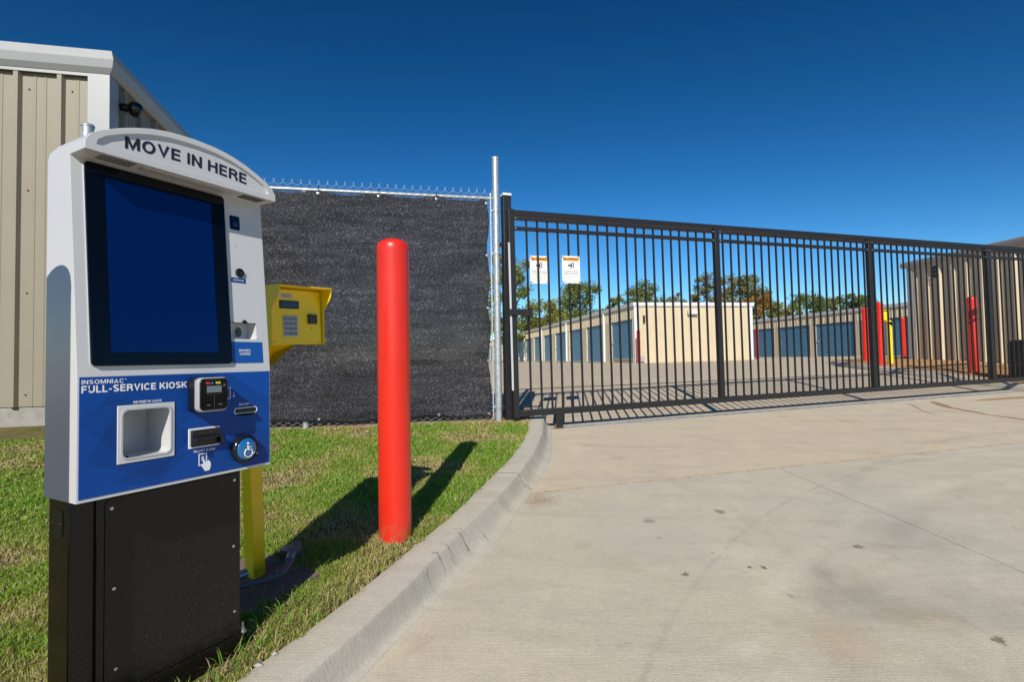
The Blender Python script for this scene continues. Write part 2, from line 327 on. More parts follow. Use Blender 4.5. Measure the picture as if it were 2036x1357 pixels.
# ---- concrete
def concrete(name, base, warm, world_stains=False, arcs=()):
    m, nt, b = nodes(name); L = nt.links.new
    tc = N(nt, 'ShaderNodeTexCoord'); P = tc.outputs['Object']
    def noise_(sc, det, lo, hi, tmin, tmax, rough=.55, vec=None, dist=0):
        n = N(nt, 'ShaderNodeTexNoise', Scale=sc, Detail=det, Roughness=rough, Distortion=dist); L(vec or P, n.inputs['Vector'])
        r_ = N(nt, 'ShaderNodeMapRange'); r_.inputs['From Min'].default_value = lo; r_.inputs['From Max'].default_value = hi
        r_.inputs['To Min'].default_value = tmin; r_.inputs['To Max'].default_value = tmax; L(n.outputs[0], r_.inputs[0]); return r_.outputs[0], n
    def mixc(f, a, bcol):
        mx = N(nt, 'ShaderNodeMix', data_type='RGBA'); L(f, mx.inputs[0])
        if isinstance(a, tuple): mx.inputs[6].default_value = (*a, 1)
        else: L(a, mx.inputs[6])
        if isinstance(bcol, tuple): mx.inputs[7].default_value = (*bcol, 1)
        else: L(bcol, mx.inputs[7])
        return mx.outputs[2]
    def mul(a, b_):
        mm = N(nt, 'ShaderNodeMath', operation='MULTIPLY'); L(a, mm.inputs[0])
        if isinstance(b_, float): mm.inputs[1].default_value = b_
        else: L(b_, mm.inputs[1])
        return mm.outputs[0]
    f1, _ = noise_(.45, 5, .35, .65, 0, 1)
    c = mixc(f1, base, warm)
    st = N(nt, 'ShaderNodeMapping'); st.inputs['Rotation'].default_value = (0, 0, R(-38)); st.inputs['Scale'].default_value = (.7, 3.2, 1); L(P, st.inputs['Vector'])
    f2, _ = noise_(1.3, 8, .48, .72, 0, .45, .72, st.outputs[0], .6)
    c = mixc(f2, c, (base[0]*.62, base[1]*.64, base[2]*.68))
    f2b, _ = noise_(1.1, 5, .55, .75, 0, .55, .6, None, .8)
    c = mixc(f2b, c, (min(1, base[0]*1.22), min(1, base[1]*1.2), min(1, base[2]*1.17)))
    f2c, _ = noise_(1.9, 5, .60, .74, 0, .45, .6, None, .3)
    c = mixc(f2c, c, (.36, .25, .13))
    f2d, _ = noise_(7, 9, .50, .72, 0, .40, .78, None, .2)
    c = mixc(f2d, c, (base[0]*.70, base[1]*.70, base[2]*.70))
    f2e, _ = noise_(3.1, 9, .52, .74, 0, .45, .75, None, .4)
    c = mixc(f2e, c, (base[0]*1.25, base[1]*1.24, base[2]*1.22))
    for cx_, cy_, rad, wd_, am in arcs:
        fl = N(nt, 'ShaderNodeVectorMath', operation='MULTIPLY'); L(P, fl.inputs[0]); fl.inputs[1].default_value = (1, 1, 0)
        dd = N(nt, 'ShaderNodeVectorMath', operation='DISTANCE'); L(fl.outputs[0], dd.inputs[0]); dd.inputs[1].default_value = (cx_, cy_, 0)
        sb_ = N(nt, 'ShaderNodeMath', operation='SUBTRACT'); L(dd.outputs['Value'], sb_.inputs[0]); sb_.inputs[1].default_value = rad
        ab = N(nt, 'ShaderNodeMath', operation='ABSOLUTE'); L(sb_.outputs[0], ab.inputs[0])
        q = N(nt, 'ShaderNodeMapRange'); q.inputs['From Min'].default_value = wd_; q.inputs['From Max'].default_value = wd_*.3; q.inputs['To Max'].default_value = abs(am); L(ab.outputs[0], q.inputs[0])
        f_n, _ = noise_(2.3+rad*.1, 6, .42, .60, 0, 1, .7)
        k_ = .62 if am > 0 else 1.22
        c = mixc(mul(q.outputs[0], f_n), c, (base[0]*k_, base[1]*k_, base[2]*k_*.98))
    f3, n3 = noise_(70, 7, .3, .7, .84, 1.16, .85)
    sc_ = N(nt, 'ShaderNodeVectorMath', operation='SCALE'); L(c, sc_.inputs[0]); L(f3, sc_.inputs['Scale']); c = sc_.outputs[0]
    f4, _ = noise_(9, 5, .66, .72, 0, .5, .7)
    c = mixc(f4, c, (base[0]*.6, base[1]*.6, base[2]*.62))
    if world_stains:
        full = world_stains is True
        wob = N(nt, 'ShaderNodeTexNoise', Scale=19, Detail=7, Roughness=.7); L(P, wob.inputs['Vector'])
        sub = N(nt, 'ShaderNodeVectorMath', operation='SUBTRACT'); L(wob.outputs['Color'], sub.inputs[0]); sub.inputs[1].default_value = (.5, .5, .5)
        def warp(k):
            s_ = N(nt, 'ShaderNodeVectorMath', operation='SCALE'); L(sub.outputs[0], s_.inputs[0]); s_.inputs['Scale'].default_value = k
            ad = N(nt, 'ShaderNodeVectorMath', operation='ADD'); L(P, ad.inputs[0]); L(s_.outputs[0], ad.inputs[1])
            fl = N(nt, 'ShaderNodeVectorMath', operation='MULTIPLY'); L(ad.outputs[0], fl.inputs[0]); fl.inputs[1].default_value = (1, 1, 0); return fl.outputs[0]
        W1, W2 = warp(.11), warp(.45)
        def blob(src, x, y, r_, colr, a, soft=.3):
            d = N(nt, 'ShaderNodeVectorMath', operation='DISTANCE'); L(src, d.inputs[0]); d.inputs[1].default_value = (x, y, 0)
            q = N(nt, 'ShaderNodeMapRange'); q.inputs['From Min'].default_value = r_; q.inputs['From Max'].default_value = r_*(1-soft)
            q.inputs['To Max'].default_value = a; L(d.outputs['Value'], q.inputs[0]); return q.outputs[0], colr
        dk, br = (.05, .03, .02), (.17, .14, .09)
        for x, y, r_, cc, a in [(.85, 3.39, .045, br, .75), (1.35, 3.55, .038, br, .85), (.847, 2.694, .022, dk, .85), (1.204, 2.769, .014, dk, .9), (1.274, 2.769, .018, dk, .95),
                                (1.078, 2.93, .013, dk, .8), (1.915, 3.014, .034, br, .85), (1.914, 2.145, .030, (.10, .09, .06), .85), (1.268, 2.485, .022, br, .4), (.834, 3.13, .016, dk, .6), (.87, 3.10, .010, dk, .6)][:99 if full else 0]:
            f, cc = blob(W1, x, y, r_*1.05, cc, a*.85, .45); c = mixc(f, c, cc)
        for x, y, r_, cc, a in [(.65, 3.15, .55, (.50, .46, .39), .55), (2.7, 4.3, .5, (.40, .36, .29), .35), (1.28, 2.15, .22, (.42, .29, .14), .30), (1.55, 2.5, .35, (.22, .21, .19), .35),
                                (2.3, 3.2, .5, (.27, .25, .22), .35), (2.05, 2.45, .35, (.28, .26, .23), .3), (.15, 3.75, .16, (.32, .2, .09), .5)][:99 if full else 0]:
            f, cc = blob(W2, x, y, r_, cc, a, .9); c = mixc(f, c, cc)
        # muddy trickles on the right below the gate
        def segm(x0, y0, x1, y1, w, colr, a):
            ln = math.hypot(x1-x0, y1-y0); an = math.atan2(y1-y0, x1-x0)
            mp_ = N(nt, 'ShaderNodeMapping', vector_type='TEXTURE'); mp_.inputs['Location'].default_value = ((x0+x1)/2, (y0+y1)/2, 0)
            mp_.inputs['Rotation'].default_value = (0, 0, an); mp_.inputs['Scale'].default_value = (ln/2, w/2, 1); L(W1, mp_.inputs['Vector'])
            le = N(nt, 'ShaderNodeVectorMath', operation='LENGTH'); L(mp_.outputs[0], le.inputs[0])
            q = N(nt, 'ShaderNodeMapRange'); q.inputs['From Min'].default_value = 1.0; q.inputs['From Max'].default_value = .8; q.inputs['To Max'].default_value = a; L(le.outputs['Value'], q.inputs[0])
            return q.outputs[0], colr
        KS = (.20, .18, .14)
        for s_ in ([] if full else [(-.33, 2.92, -.23, 2.88, .016, KS, .8), (-.34, 2.955, -.27, 2.93, .012, KS, .6), (-.42, 2.66, -.33, 2.63, .014, KS, .7), (-.39, 2.76, -.30, 2.735, .010, KS, .7), (-.46, 2.52, -.38, 2.50, .010, KS, .55), (-.2, 3.1, -.13, 3.07, .01, KS, .5)])+([] if not full else [(6.4, 8.2, 6.15, 7.5, .16, (.25, .16, .07), .8), (6.2, 7.7, 6.25, 7.0, .13, (.25, .16, .07), .8), (6.2, 7.15, 6.6, 6.3, .12, (.25, .16, .07), .8), (6.5, 6.5, 7.2, 5.4, .13, (.26, .17, .08), .75),
                   (5.9, 8.0, 5.6, 7.3, .05, (.27, .18, .09), .7), (5.62, 7.4, 5.55, 7.0, .07, (.27, .18, .09), .6), (7.0, 8.2, 9.0, 8.85, .18, (.30, .17, .07), .7)]):
            f, cc = segm(*s_); c = mixc(f, c, cc)
    L(c, b.inputs['Base Color']); b.inputs['Roughness'].default_value = .88; b.inputs['Specular IOR Level'].default_value = .25
    br_ = N(nt, 'ShaderNodeMapping'); br_.inputs['Rotation'].default_value = (0, 0, R(-20)); br_.inputs['Scale'].default_value = (8, 120, 30); L(P, br_.inputs['Vector'])
    nb = N(nt, 'ShaderNodeTexNoise', Scale=1, Detail=4, Roughness=.7); L(br_.outputs[0], nb.inputs['Vector'])
    nb2 = N(nt, 'ShaderNodeTexNoise', Scale=140, Detail=3, Roughness=.7); L(P, nb2.inputs['Vector'])
    ad = N(nt, 'ShaderNodeMath', operation='ADD'); L(nb.outputs[0], ad.inputs[0]); L(nb2.outputs[0], ad.inputs[1])
    bp = N(nt, 'ShaderNodeBump', Strength=.5, Distance=.004); L(ad.outputs[0], bp.inputs['Height']); L(bp.outputs[0], b.inputs['Normal'])
    return m
ARCS = [(6.2, -1.2, 6.55, .022, .40), (6.2, -1.2, 5.9, .10, .30), (7.6, -.6, 6.9, .07, .35), (-5.5, 2.0, 7.1, .09, .25), (9, -3, 8.8, .05, -.35), (6.0, -1.5, 6.25, .09, -.5)]
conc_drive = concrete('driveway_concrete', (.53, .48, .385), (.55, .48, .355), True, ARCS)
conc_apron = concrete('apron_concrete', (.56, .48, .36), (.58, .49, .35), True, ARCS[:5])
conc_yard = concrete('yard_concrete', (.53, .44, .325), (.55, .46, .335))
conc_kerb = concrete('kerb_concrete', (.51, .475, .40), (.54, .485, .38), 'kerb')
joint_mat = M('joint_dirt', (.20, .155, .10), .95, var=.3, vscale=30)

# ---- lawn ground, mulch
def ground_mat(name, a, bcol, sc, bump=.8, bs=60):
    m, nt, b = nodes(name); L = nt.links.new
    tc = N(nt, 'ShaderNodeTexCoord'); n = N(nt, 'ShaderNodeTexNoise', Scale=sc, Detail=8, Roughness=.7); L(tc.outputs['Object'], n.inputs['Vector'])
    r_ = N(nt, 'ShaderNodeMapRange'); r_.inputs['From Min'].default_value = .38; r_.inputs['From Max'].default_value = .62; L(n.outputs[0], r_.inputs[0])
    mx = N(nt, 'ShaderNodeMix', data_type='RGBA'); L(r_.outputs[0], mx.inputs[0]); mx.inputs[6].default_value = (*a, 1); mx.inputs[7].default_value = (*bcol, 1)
    L(mx.outputs[2], b.inputs['Base Color']); b.inputs['Roughness'].default_value = .95; b.inputs['Specular IOR Level'].default_value = .1
    nb = N(nt, 'ShaderNodeTexNoise', Scale=bs, Detail=5); L(tc.outputs['Object'], nb.inputs['Vector'])
    bp = N(nt, 'ShaderNodeBump', Strength=bump, Distance=.02); L(nb.outputs[0], bp.inputs['Height']); L(bp.outputs[0], b.inputs['Normal'])
    return m
thatch = ground_mat('thatch_under_grass', (.10, .115, .03), (.22, .165, .08), 6)
mulch_mat = ground_mat('orange_brown_mulch', (.42, .22, .09), (.52, .31, .15), 22, 1, 35)
far_mat = ground_mat('far_dry_grass', (.10, .12, .04), (.19, .16, .08), .3)

def attr_mat(name, attr, rough=.6, trans=.0, spec=.3):
    m, nt, b = nodes(name); L = nt.links.new
    a = N(nt, 'ShaderNodeAttribute', attribute_name=attr); L(a.outputs['Color'], b.inputs['Base Color'])
    b.inputs['Roughness'].default_value = rough; b.inputs['Specular IOR Level'].default_value = spec
    if trans:
        t = N(nt, 'ShaderNodeBsdfTranslucent'); L(a.outputs['Color'], t.inputs['Color'])
        mx = N(nt, 'ShaderNodeMixShader', Fac=trans); L(b.outputs[0], mx.inputs[1]); L(t.outputs[0], mx.inputs[2])
        L(mx.outputs[0], nt.nodes['Material Output'].inputs[0])
    return m
blade_mat = attr_mat('grass_blades', 'tint', .55, .3)
leaf_mat = attr_mat('tree_leaves', 'tint', .6, .4, .2)

# ---- shade cloth
def cloth():
    m, nt, b = nodes('black_shade_cloth'); L = nt.links.new
    tc = N(nt, 'ShaderNodeTexCoord'); P = tc.outputs['Object']
    n1 = N(nt, 'ShaderNodeTexNoise', Scale=62, Detail=5, Roughness=.95); L(P, n1.inputs['Vector'])
    mp_ = N(nt, 'ShaderNodeMapping'); mp_.inputs['Scale'].default_value = (1.2, 1, 14); L(P, mp_.inputs['Vector'])
    n2 = N(nt, 'ShaderNodeTexNoise', Scale=1.2, Detail=5, Roughness=.6); L(mp_.outputs[0], n2.inputs['Vector'])
    m3_ = N(nt, 'ShaderNodeMapping'); m3_.inputs['Scale'].default_value = (.8, 1, 2.6); L(P, m3_.inputs['Vector']); n3 = N(nt, 'ShaderNodeTexNoise', Scale=1.2, Detail=6, Roughness=.6, Distortion=.8); L(m3_.outputs[0], n3.inputs['Vector'])
    r1 = N(nt, 'ShaderNodeMapRange'); r1.inputs['From Min'].default_value = .50; r1.inputs['From Max'].default_value = .72; L(n1.outputs[0], r1.inputs[0])
    pw = N(nt, 'ShaderNodeMath', operation='POWER'); L(r1.outputs[0], pw.inputs[0]); pw.inputs[1].default_value = 1.6
    r2 = N(nt, 'ShaderNodeMapRange'); r2.inputs['From Min'].default_value = .35; r2.inputs['From Max'].default_value = .65; r2.inputs['To Min'].default_value = .7; r2.inputs['To Max'].default_value = 1.35; L(n2.outputs[0], r2.inputs[0])
    r3 = N(nt, 'ShaderNodeMapRange'); r3.inputs['From Min'].default_value = .3; r3.inputs['From Max'].default_value = .7; r3.inputs['To Min'].default_value = .68; r3.inputs['To Max'].default_value = 1.38; L(n3.outputs[0], r3.inputs[0])  # broad tone bands paint the shading of wrinkles into the cloth
    mx = N(nt, 'ShaderNodeMix', data_type='RGBA'); L(pw.outputs[0], mx.inputs[0]); mx.inputs[6].default_value = (.022, .0225, .028, 1); mx.inputs[7].default_value = (.42, .40, .36, 1)
    s1 = N(nt, 'ShaderNodeVectorMath', operation='SCALE'); L(mx.outputs[2], s1.inputs[0]); L(r2.outputs[0], s1.inputs['Scale'])
    s2 = N(nt, 'ShaderNodeVectorMath', operation='SCALE'); L(s1.outputs[0], s2.inputs[0]); L(r3.outputs[0], s2.inputs['Scale'])
    L(s2.outputs[0], b.inputs['Base Color']); b.inputs['Roughness'].default_value = .8; b.inputs['Specular IOR Level'].default_value = .15
    t = N(nt, 'ShaderNodeBsdfTransparent'); ms = N(nt, 'ShaderNodeMixShader', Fac=.13); L(b.outputs[0], ms.inputs[1]); L(t.outputs[0], ms.inputs[2])
    L(ms.outputs[0], nt.nodes['Material Output'].inputs[0])
    return m
cloth_mat = cloth()

# ------------------------------------------------------------------ kerb curves
def curve(tab):
    ys = np.array([p[0] for p in tab]); xs = np.array([p[1] for p in tab])
    yy = np.linspace(ys[0], ys[-1], 600); xx = np.interp(yy, ys, xs)
    k = np.exp(-np.linspace(-2, 2, 41)**2); k /= k.sum()
    pad = np.concatenate([np.full(20, xx[0]), xx, xx[-1]+(xx[-1]-xx[-2])*np.arange(1, 21)])
    xx = np.convolve(pad, k, 'valid'); return lambda y: float(np.interp(y, yy, xx))
kb = curve([(-3, -1.1), (0, -1.08), (1.0, -1.05), (1.4, -1.0), (1.733, -.91), (2.027, -.766), (2.264, -.676), (2.663, -.54), (3.012, -.42), (3.219, -.35), (3.78, -.205), (3.996, -.14), (4.498, -.011), (5.103, .1), (5.485, .146), (6.35, .181)])
ka = curve([(-3, -.93), (0, -.90), (1, -.86), (1.4, -.79), (1.733, -.695), (1.983, -.595), (2.179, -.515), (2.63, -.385), (3.195, -.21), (3.607, -.070), (4.035, .045), (4.648, .181), (5.413, .295), (6.35, .36)])
kg = curve([(-3, -.83), (0, -.8), (1, -.76), (1.4, -.70), (1.912, -.571), (2.556, -.33), (3.026, -.139), (3.932, .104), (4.675, .286), (5.429, .376), (6.35, .43)])

def grid(name, mat, rows, parent=None, smooth=True):
    """rows: equal-length lists of points"""
    nr, nc = len(rows), len(rows[0]); me = bpy.data.meshes.new(name)
    me.from_pydata([p for r_ in rows for p in r_], [], [(i*nc+j, i*nc+j+1, (i+1)*nc+j+1, (i+1)*nc+j) for i in range(nr-1) for j in range(nc-1)])
    return finish(name, me, mat, parent, 0, 1, smooth, (0, 0, 0), (0, 0, 0))

# lawn
def lawnz(x, y):
    return g(x, y)+.012*noise.noise((x*2.2, y*2.2, 0))-.005
rows = []
for i in range(121):
    y = -3+9.5*i/120; xr = kb(y)+.01
    xs = [xr-d for d in [0, .02, .06]+[.12*k for k in range(1, 30)]+[3.6+.5*k for k in range(1, 24)]]
    rows.append([(x, y, lawnz(x, y)-(.015 if k < 2 else 0)) for k, x in enumerate(xs)])
lawn = grid('lawn', thatch, rows); tag(lawn, kind='structure')

# kerb
kerb = bpy.data.objects.new('kerb', None); col.objects.link(kerb); tag(kerb, kind='structure')
def kerb_piece(y0, y1, nm='kerb_stone'):
    n = max(6, int((y1-y0)/.06)); rows = []
    for i in range(n+1):
        y = y0+(y1-y0)*i/n; a, b_, c = kb(y), ka(y), kg(y); w = noise.noise((0, y*3, 4))*.003
        tz = lambda x: g(x, y)+.004+w
        prof = [(a, -.25), (a, -.006), (a+.008, 0)]+[(a+(b_-a)*t, .002*math.sin(t*3)) for t in (.35, .7)]
        rows_ = [(x, y, tz(x)+dz) for x, dz in prof]
        # rounded arris, battered face, rolled toe
        d = c-b_
        for t, dz in ((0, -.002), (.05, -.007), (.11, -.019), (.34, -.066), (.55, -.099), (.75, -.112), (1.0, -.1185), (1.25, -.122), (1.5, -.16)):
            x = b_+d*t; rows_.append((x, y, tz(x)+dz))
        rows_.append((b_+d*1.5, y, tz(b_)-.3)); rows.append(rows_)
    o = grid(nm, conc_kerb, rows, kerb)
    me = o.data; nc = len(rows[0])
    import bmesh
    bm = bmesh.new(); bm.from_mesh(me); bmesh.ops.holes_fill(bm, edges=[e for e in bm.edges if e.is_boundary]); bm.to_mesh(me); bm.free()
    try: me.set_sharp_from_angle(angle=R(55))
    except Exception: pass
    return o
for y0, y1 in ((-3, 1.15), (1.157, 3.985), (3.992, 6.33)): kerb_piece(y0, y1)

# driveway slabs
drv = bpy.data.objects.new('driveway', None); col.objects.link(drv); tag(drv, kind='structure')
def slab(L_, R_, mat, n=24, m=24, nm='concrete_slab', parent=drv, dz=-.12, thick=.1):
    rows = []
    for i in range(n+1):
        a, b_ = L_(i/n), R_(i/n); rr = []
        for j in range(m+1):
            t = j/m; x, y = a[0]+(b_[0]-a[0])*t, a[1]+(b_[1]-a[1])*t; rr.append((x, y, g(x, y)+dz))
        rows.append(rr)
    # skirt
    def down(p): return (p[0], p[1], p[2]-thick)
    rows = [[down(p) for p in rows[0]]]+rows+[[down(p) for p in rows[-1]]]
    rows = [[down(r_[0])]+r_+[down(r_[-1])] for r_ in rows]
    o = grid(nm, mat, rows, parent); 
    try: o.data.set_sharp_from_angle(angle=R(50))
    except Exception: pass
    return o
J = lambda x: 3.92+.309*(x-.129)              # cold joint across the drive
GL = lambda x: 6.0+.372*x                     # gate line
j2 = lambda y: 2.245+(4.57-y)*.165 if y < 4.57 else 2.245   # lengthwise joint
G = .005
slab(lambda v: (kg(-3+(J(kg(3.93))-G+3)*v)-.0, -3+(J(kg(3.93))-G+3)*v), lambda v: (j2(-3+(J(2.245)-G+3)*v)-G*.6, -3+(J(2.245)-G+3)*v), conc_drive, 60, 20)
slab(lambda v: (j2(-3+(J(2.245)-G+3)*v)+G*.6, -3+(J(2.245)-G+3)*v), lambda v: (15, -3+(J(15)-G+3)*v), conc_drive, 40, 30)
slab(lambda v: (kg(J(.1)+G+(5.955+.372*.4-J(.1)-G)*v), J(.1)+G+(5.955+.372*.4-J(.1)-G)*v), lambda v: (15, J(15)+G+(GL(15)-.045-J(15)-G)*v), conc_apron, 26, 60)
# ground sheet below the joints
rows = [[(x, y, g(x, y)-.155) for x in [-1.2+16.4*j/60 for j in range(61)]] for y in [-3+15*i/60 for i in range(61)]]
jb = grid('joint_bed', joint_mat, rows); tag(jb, kind='structure')
# soft filler/dirt standing in the cold joint
mb = MB(); prev = None
for i in range(260):
    x = .11+9*i/259; y = J(x)+.002*noise.noise((x*6, 0, 0)); w = .011+.022*abs(noise.noise((x*9, 1, 0))); z = g(x, y)-.12+.0015
    cur = ((x, y-w, z-.0012), (x, y, z+.0015), (x, y+w, z-.0012))
    if prev: mb.add([*prev, *cur], [(0, 3, 4, 1), (1, 4, 5, 2)])
    prev = cur
o = mb.build('joint_dirt', M('sandy_joint_dirt', (.52, .40, .24), .95, var=.35, vscale=25), drv, smooth=True); o['kind'] = 'stuff'

# yard beyond the gate
yard = bpy.data.objects.new('yard', None); col.objects.link(yard); tag(yard, kind='structure')
def tn(t, n): # gate aligned coordinates -> X, Y
    T, Nn = t+2.09, n+5.62; return (.937*T-.349*Nn, .349*T+.937*Nn)
ns = [0.0, 4.6, 9.4, 14.5, 20]; ts = [-8, -.6, 5.4, 11.4, 17.4, 30]
for a in range(len(ns)-1):
    for b_ in range(len(ts)-1):
        n0, n1, t0, t1 = ns[a]+.006, ns[a+1]-.006, ts[b_]+.006, ts[b_+1]-.006
        if a == 0: n0 = 0.012
        slab(lambda v: tn(t0, n0+(n1-n0)*v), lambda v: tn(t1, n0+(n1-n0)*v), conc_yard, 10, 10, parent=yard)
rows = []
for i in range(60):
    n = -.2+(75*(i/59)**1.6); rows.append([(*tn(t, n), 0) for t in np.linspace(-45, 110, 80)])
rows = [[(x, y, g(x, y)-.16+(.032 if (-.349*x+.937*y-5.62) > 20.6 else 0)) for x, y, _ in r_] for r_ in rows]
o = grid('yard_base', conc_yard, rows); tag(o, kind='structure')
rows = []
for i in range(30):
    rad = 60+(1200-60)*(i/29)**2; rows.append([(rad*math.sin(a), rad*math.cos(a)*1.0, .42-(.002*(rad-60) if rad < 400 else .68)) for a in np.linspace(-2.2, 2.2, 60)])
o = grid('far_ground', far_mat, rows); tag(o, kind='structure')
# ground behind the camera and to the left
rows = [[(x, y, -.62) for x in (-400, -100, -20, -8, 15, 100, 400)] for y in (-400, -100, -20, -3.05)]
o = grid('street_verge', far_mat, rows); tag(o, kind='structure')
# steel track under the gate
mb = MB(); prev = None
for i in range(90):
    x = .44+13*i/89; y = GL(x)-.03; z = g(x, y)-.12
    cur = ((x, y-.030, z-.03), (x, y-.012, z+.004), (x, y+.003, z+.022), (x, y+.018, z+.004), (x, y+.030, z-.03))
    if prev: mb.add([*prev, *cur], [(k, k+5, k+6, k+1) for k in range(4)])
    prev = cur
o = mb.build('gate_track', M('weathered_track_steel', (.20, .21, .21), .7, metal=.1, var=.2, vscale=12, dirt=((.2, .13, .08), 5, .55, .8))); tag(o, 'thin steel ground track running across the drive beneath the gate', 'gate track')

# ------------------------------------------------------------------ grass blades
def in_pad(X, Y):
    # kiosk local frame test
    dx, dy = X+1.118, Y-1.37; s = dx*.481+dy*.877; d = -dx*.877+dy*.481
    return ((s > -.0) & (s < .60) & (d > .08) & (d < .29)) | ((s > .3) & (s < 1.04+.02*np.sin(X*90)) & (d > .30+.02*np.sin(Y*70)) & (d < .74))
def make_blades(Nn, region, near, seed, name, hscale=1.0, ext=None):
    rs = np.random.RandomState(seed)
    X = []; Y = []
    need = Nn; ptsx = []; ptsy = []
    while need > 0:
        m = need*3+1000
        y = region[2]+(region[3]-region[2])*rs.rand(m)**1.25; x = region[0]+(region[1]-region[0])*rs.rand(m)
        d = np.hypot(x, y); p = np.minimum(1, (near/np.maximum(d, .3))**1.7)
        ok = rs.rand(m) < p
        kx = np.interp(y, np.linspace(-3, 6.4, 400), [kb(v) for v in np.linspace(-3, 6.4, 400)])
        edge = kx+.010*np.sin(y*23)+.009*np.sin(y*61+1)+.018*rs.rand(m)**3
        ok &= x < edge-.0
        ok &= (x/np.maximum(y, .01) > -1.15)
        ok &= y < 6.12+.216*(x+.16)+.05*np.sin(x*9)-(.12+.06*np.sin(x*3))*(x < -.3)
        ok &= ~in_pad(x, y) & (np.hypot(x+.629, y-2.842) > .084) & (np.hypot(x+1.10, y-2.42) > .09)
        ok &= ~((x < -4.0) & (y > 5.35))
        ptsx.append(x[ok]); ptsy.append(y[ok]); need -= ok.sum()
    x = np.concatenate(ptsx)[:Nn]; y = np.concatenate(ptsy)[:Nn]
    dry = np.array([noise.fractal((a*1.7, b_*1.7, 3.3), 1, 2, 4) for a, b_ in zip(x, y)])
    clump = np.array([noise.noise((a*7, b_*7, 1.3)) for a, b_ in zip(x, y)])
    keep = rs.rand(len(x)) < np.clip(1.25-.9*(dry > .40)+clump*.7, .3, 1)
    x, y, dry, clump = x[keep], y[keep], dry[keep], clump[keep]; n = len(x)
    z = np.array([lawnz(a, b_) for a, b_ in zip(x, y)])-.003
    d = np.hypot(x, y)
    ln = (.018+.030*rs.rand(n)**1.7)*hscale*(1+.6*clump)*(1-.35*np.clip(dry, 0, 1))
    wd = (.0011+.0011*rs.rand(n))*np.clip(d/2.2, 1, 3.2)
    a = rs.rand(n)*6.283; lean = .25+.75*rs.rand(n)
    dx, dy = np.cos(a), np.sin(a); b_ = rs.rand(n)*6.283; lx, ly = np.cos(b_)*lean, np.sin(b_)*lean
    V = np.zeros((n, 5, 3))
    V[:, 0] = np.stack([x-dx*wd, y-dy*wd, z], 1); V[:, 1] = np.stack([x+dx*wd, y+dy*wd, z], 1)
    mx, my, mz = x+lx*ln*.35, y+ly*ln*.35, z+ln*.55
    V[:, 2] = np.stack([mx+dx*wd*.8, my+dy*wd*.8, mz], 1); V[:, 3] = np.stack([mx-dx*wd*.8, my-dy*wd*.8, mz], 1)
    V[:, 4] = np.stack([x+lx*ln*.95, y+ly*ln*.95, z+ln*(1.0-.35*lean)], 1)
    me = bpy.data.meshes.new(name); me.vertices.add(n*5); me.vertices.foreach_set('co', V.ravel())
    base = (np.arange(n)*5)[:, None]
    loops = np.concatenate([base+np.array([[0, 1, 2, 3]]), base+np.array([[3, 2, 4]])], 1).ravel()
    me.loops.add(len(loops)); me.loops.foreach_set('vertex_index', loops)
    st = (np.arange(n)*7)[:, None]+np.array([[0, 4]]); me.polygons.add(n*2)
    me.polygons.foreach_set('loop_start', st.ravel()); me.polygons.foreach_set('loop_total', np.tile([4, 3], n))
    me.update(); me.validate()
    green = np.stack([.175+.08*rs.rand(n), .31+.12*rs.rand(n), .028+.02*rs.rand(n)], 1)
    ygreen = np.array([[.36, .39, .07]]); straw = np.array([[.58, .46, .25]])
    f = np.clip(dry*1.4+.24+.35*(rs.rand(n)-.5), 0, 1)[:, None]
    c = green*(1-f)+ygreen*f
    isd = (rs.rand(n) < np.clip(.11+1.0*np.clip(dry-.08, 0, 1), 0, .8))[:, None]
    c = np.where(isd, straw*(.6+.6*rs.rand(n)[:, None]), c)
    c5 = np.ones((n, 5, 4)); c5[:, :, :3] = c[:, None, :]
    at = me.color_attributes.new('tint', 'FLOAT_COLOR', 'POINT'); at.data.foreach_set('color', c5.ravel())
    me.materials.append(blade_mat); o = bpy.data.objects.new(name, me); col.objects.link(o)
    return o
gr = make_blades(330000, (-7.5, .25, .85, 6.2), 1.7, 3, 'grass', 1.0)
tag(gr, 'short bermuda lawn with straw coloured patches between kerb and fence', 'grass', kind='stuff')

# taller runners of grass along the pad and the kerb
mb = MB(); cols = []
for i in range(360):
    q = rnd.random()
    if q < .45:
        t = rnd.random(); x, y = -1.16+.14*t+rnd.gauss(0, .05), 1.42+.75*t+rnd.gauss(0, .04)
        x += .13
    elif q < .75: x, y = -1.0+rnd.gauss(0, .10), 2.42+rnd.gauss(0, .12)
    else:
        y = rnd.uniform(1.5, 3.6); x = kb(y)-abs(rnd.gauss(0, .03))
    if x > kb(y)-.005 or bool(in_pad(np.array(x), np.array(y))): continue
    z = lawnz(x, y); a = rnd.uniform(0, 6.28); h = rnd.uniform(.04, .09); l = rnd.uniform(.2, .8)
    p0 = Vector((x, y, z)); d = Vector((math.cos(a), math.sin(a), 0))
    for k in range(3):
        a2 = a+rnd.uniform(-.9, .9); d2 = Vector((math.cos(a2), math.sin(a2), 0)); s = p0+Vector((0, 0, h*.3*k))+d*l*h*.2*k
        e = s+d2*h*.55+Vector((0, 0, h*.45)); w = Vector((-d2.y, d2.x, 0))*.0016; m_ = (s+e)/2+Vector((0, 0, h*.12))
        b0 = len(mb.v); mb.v += [tuple(s-w), tuple(s+w), tuple(m_+w), tuple(m_-w), tuple(e)]; mb.f += [(b0, b0+1, b0+2, b0+3), (b0+3, b0+2, b0+4)]
        cc = (rnd.uniform(.12, .2), rnd.uniform(.26, .34), .03, 1) if rnd.random() < .8 else (.42, .34, .18, 1); cols += [cc]*5
me = bpy.data.meshes.new('grass_runners'); me.from_pydata(mb.v, [], mb.f)
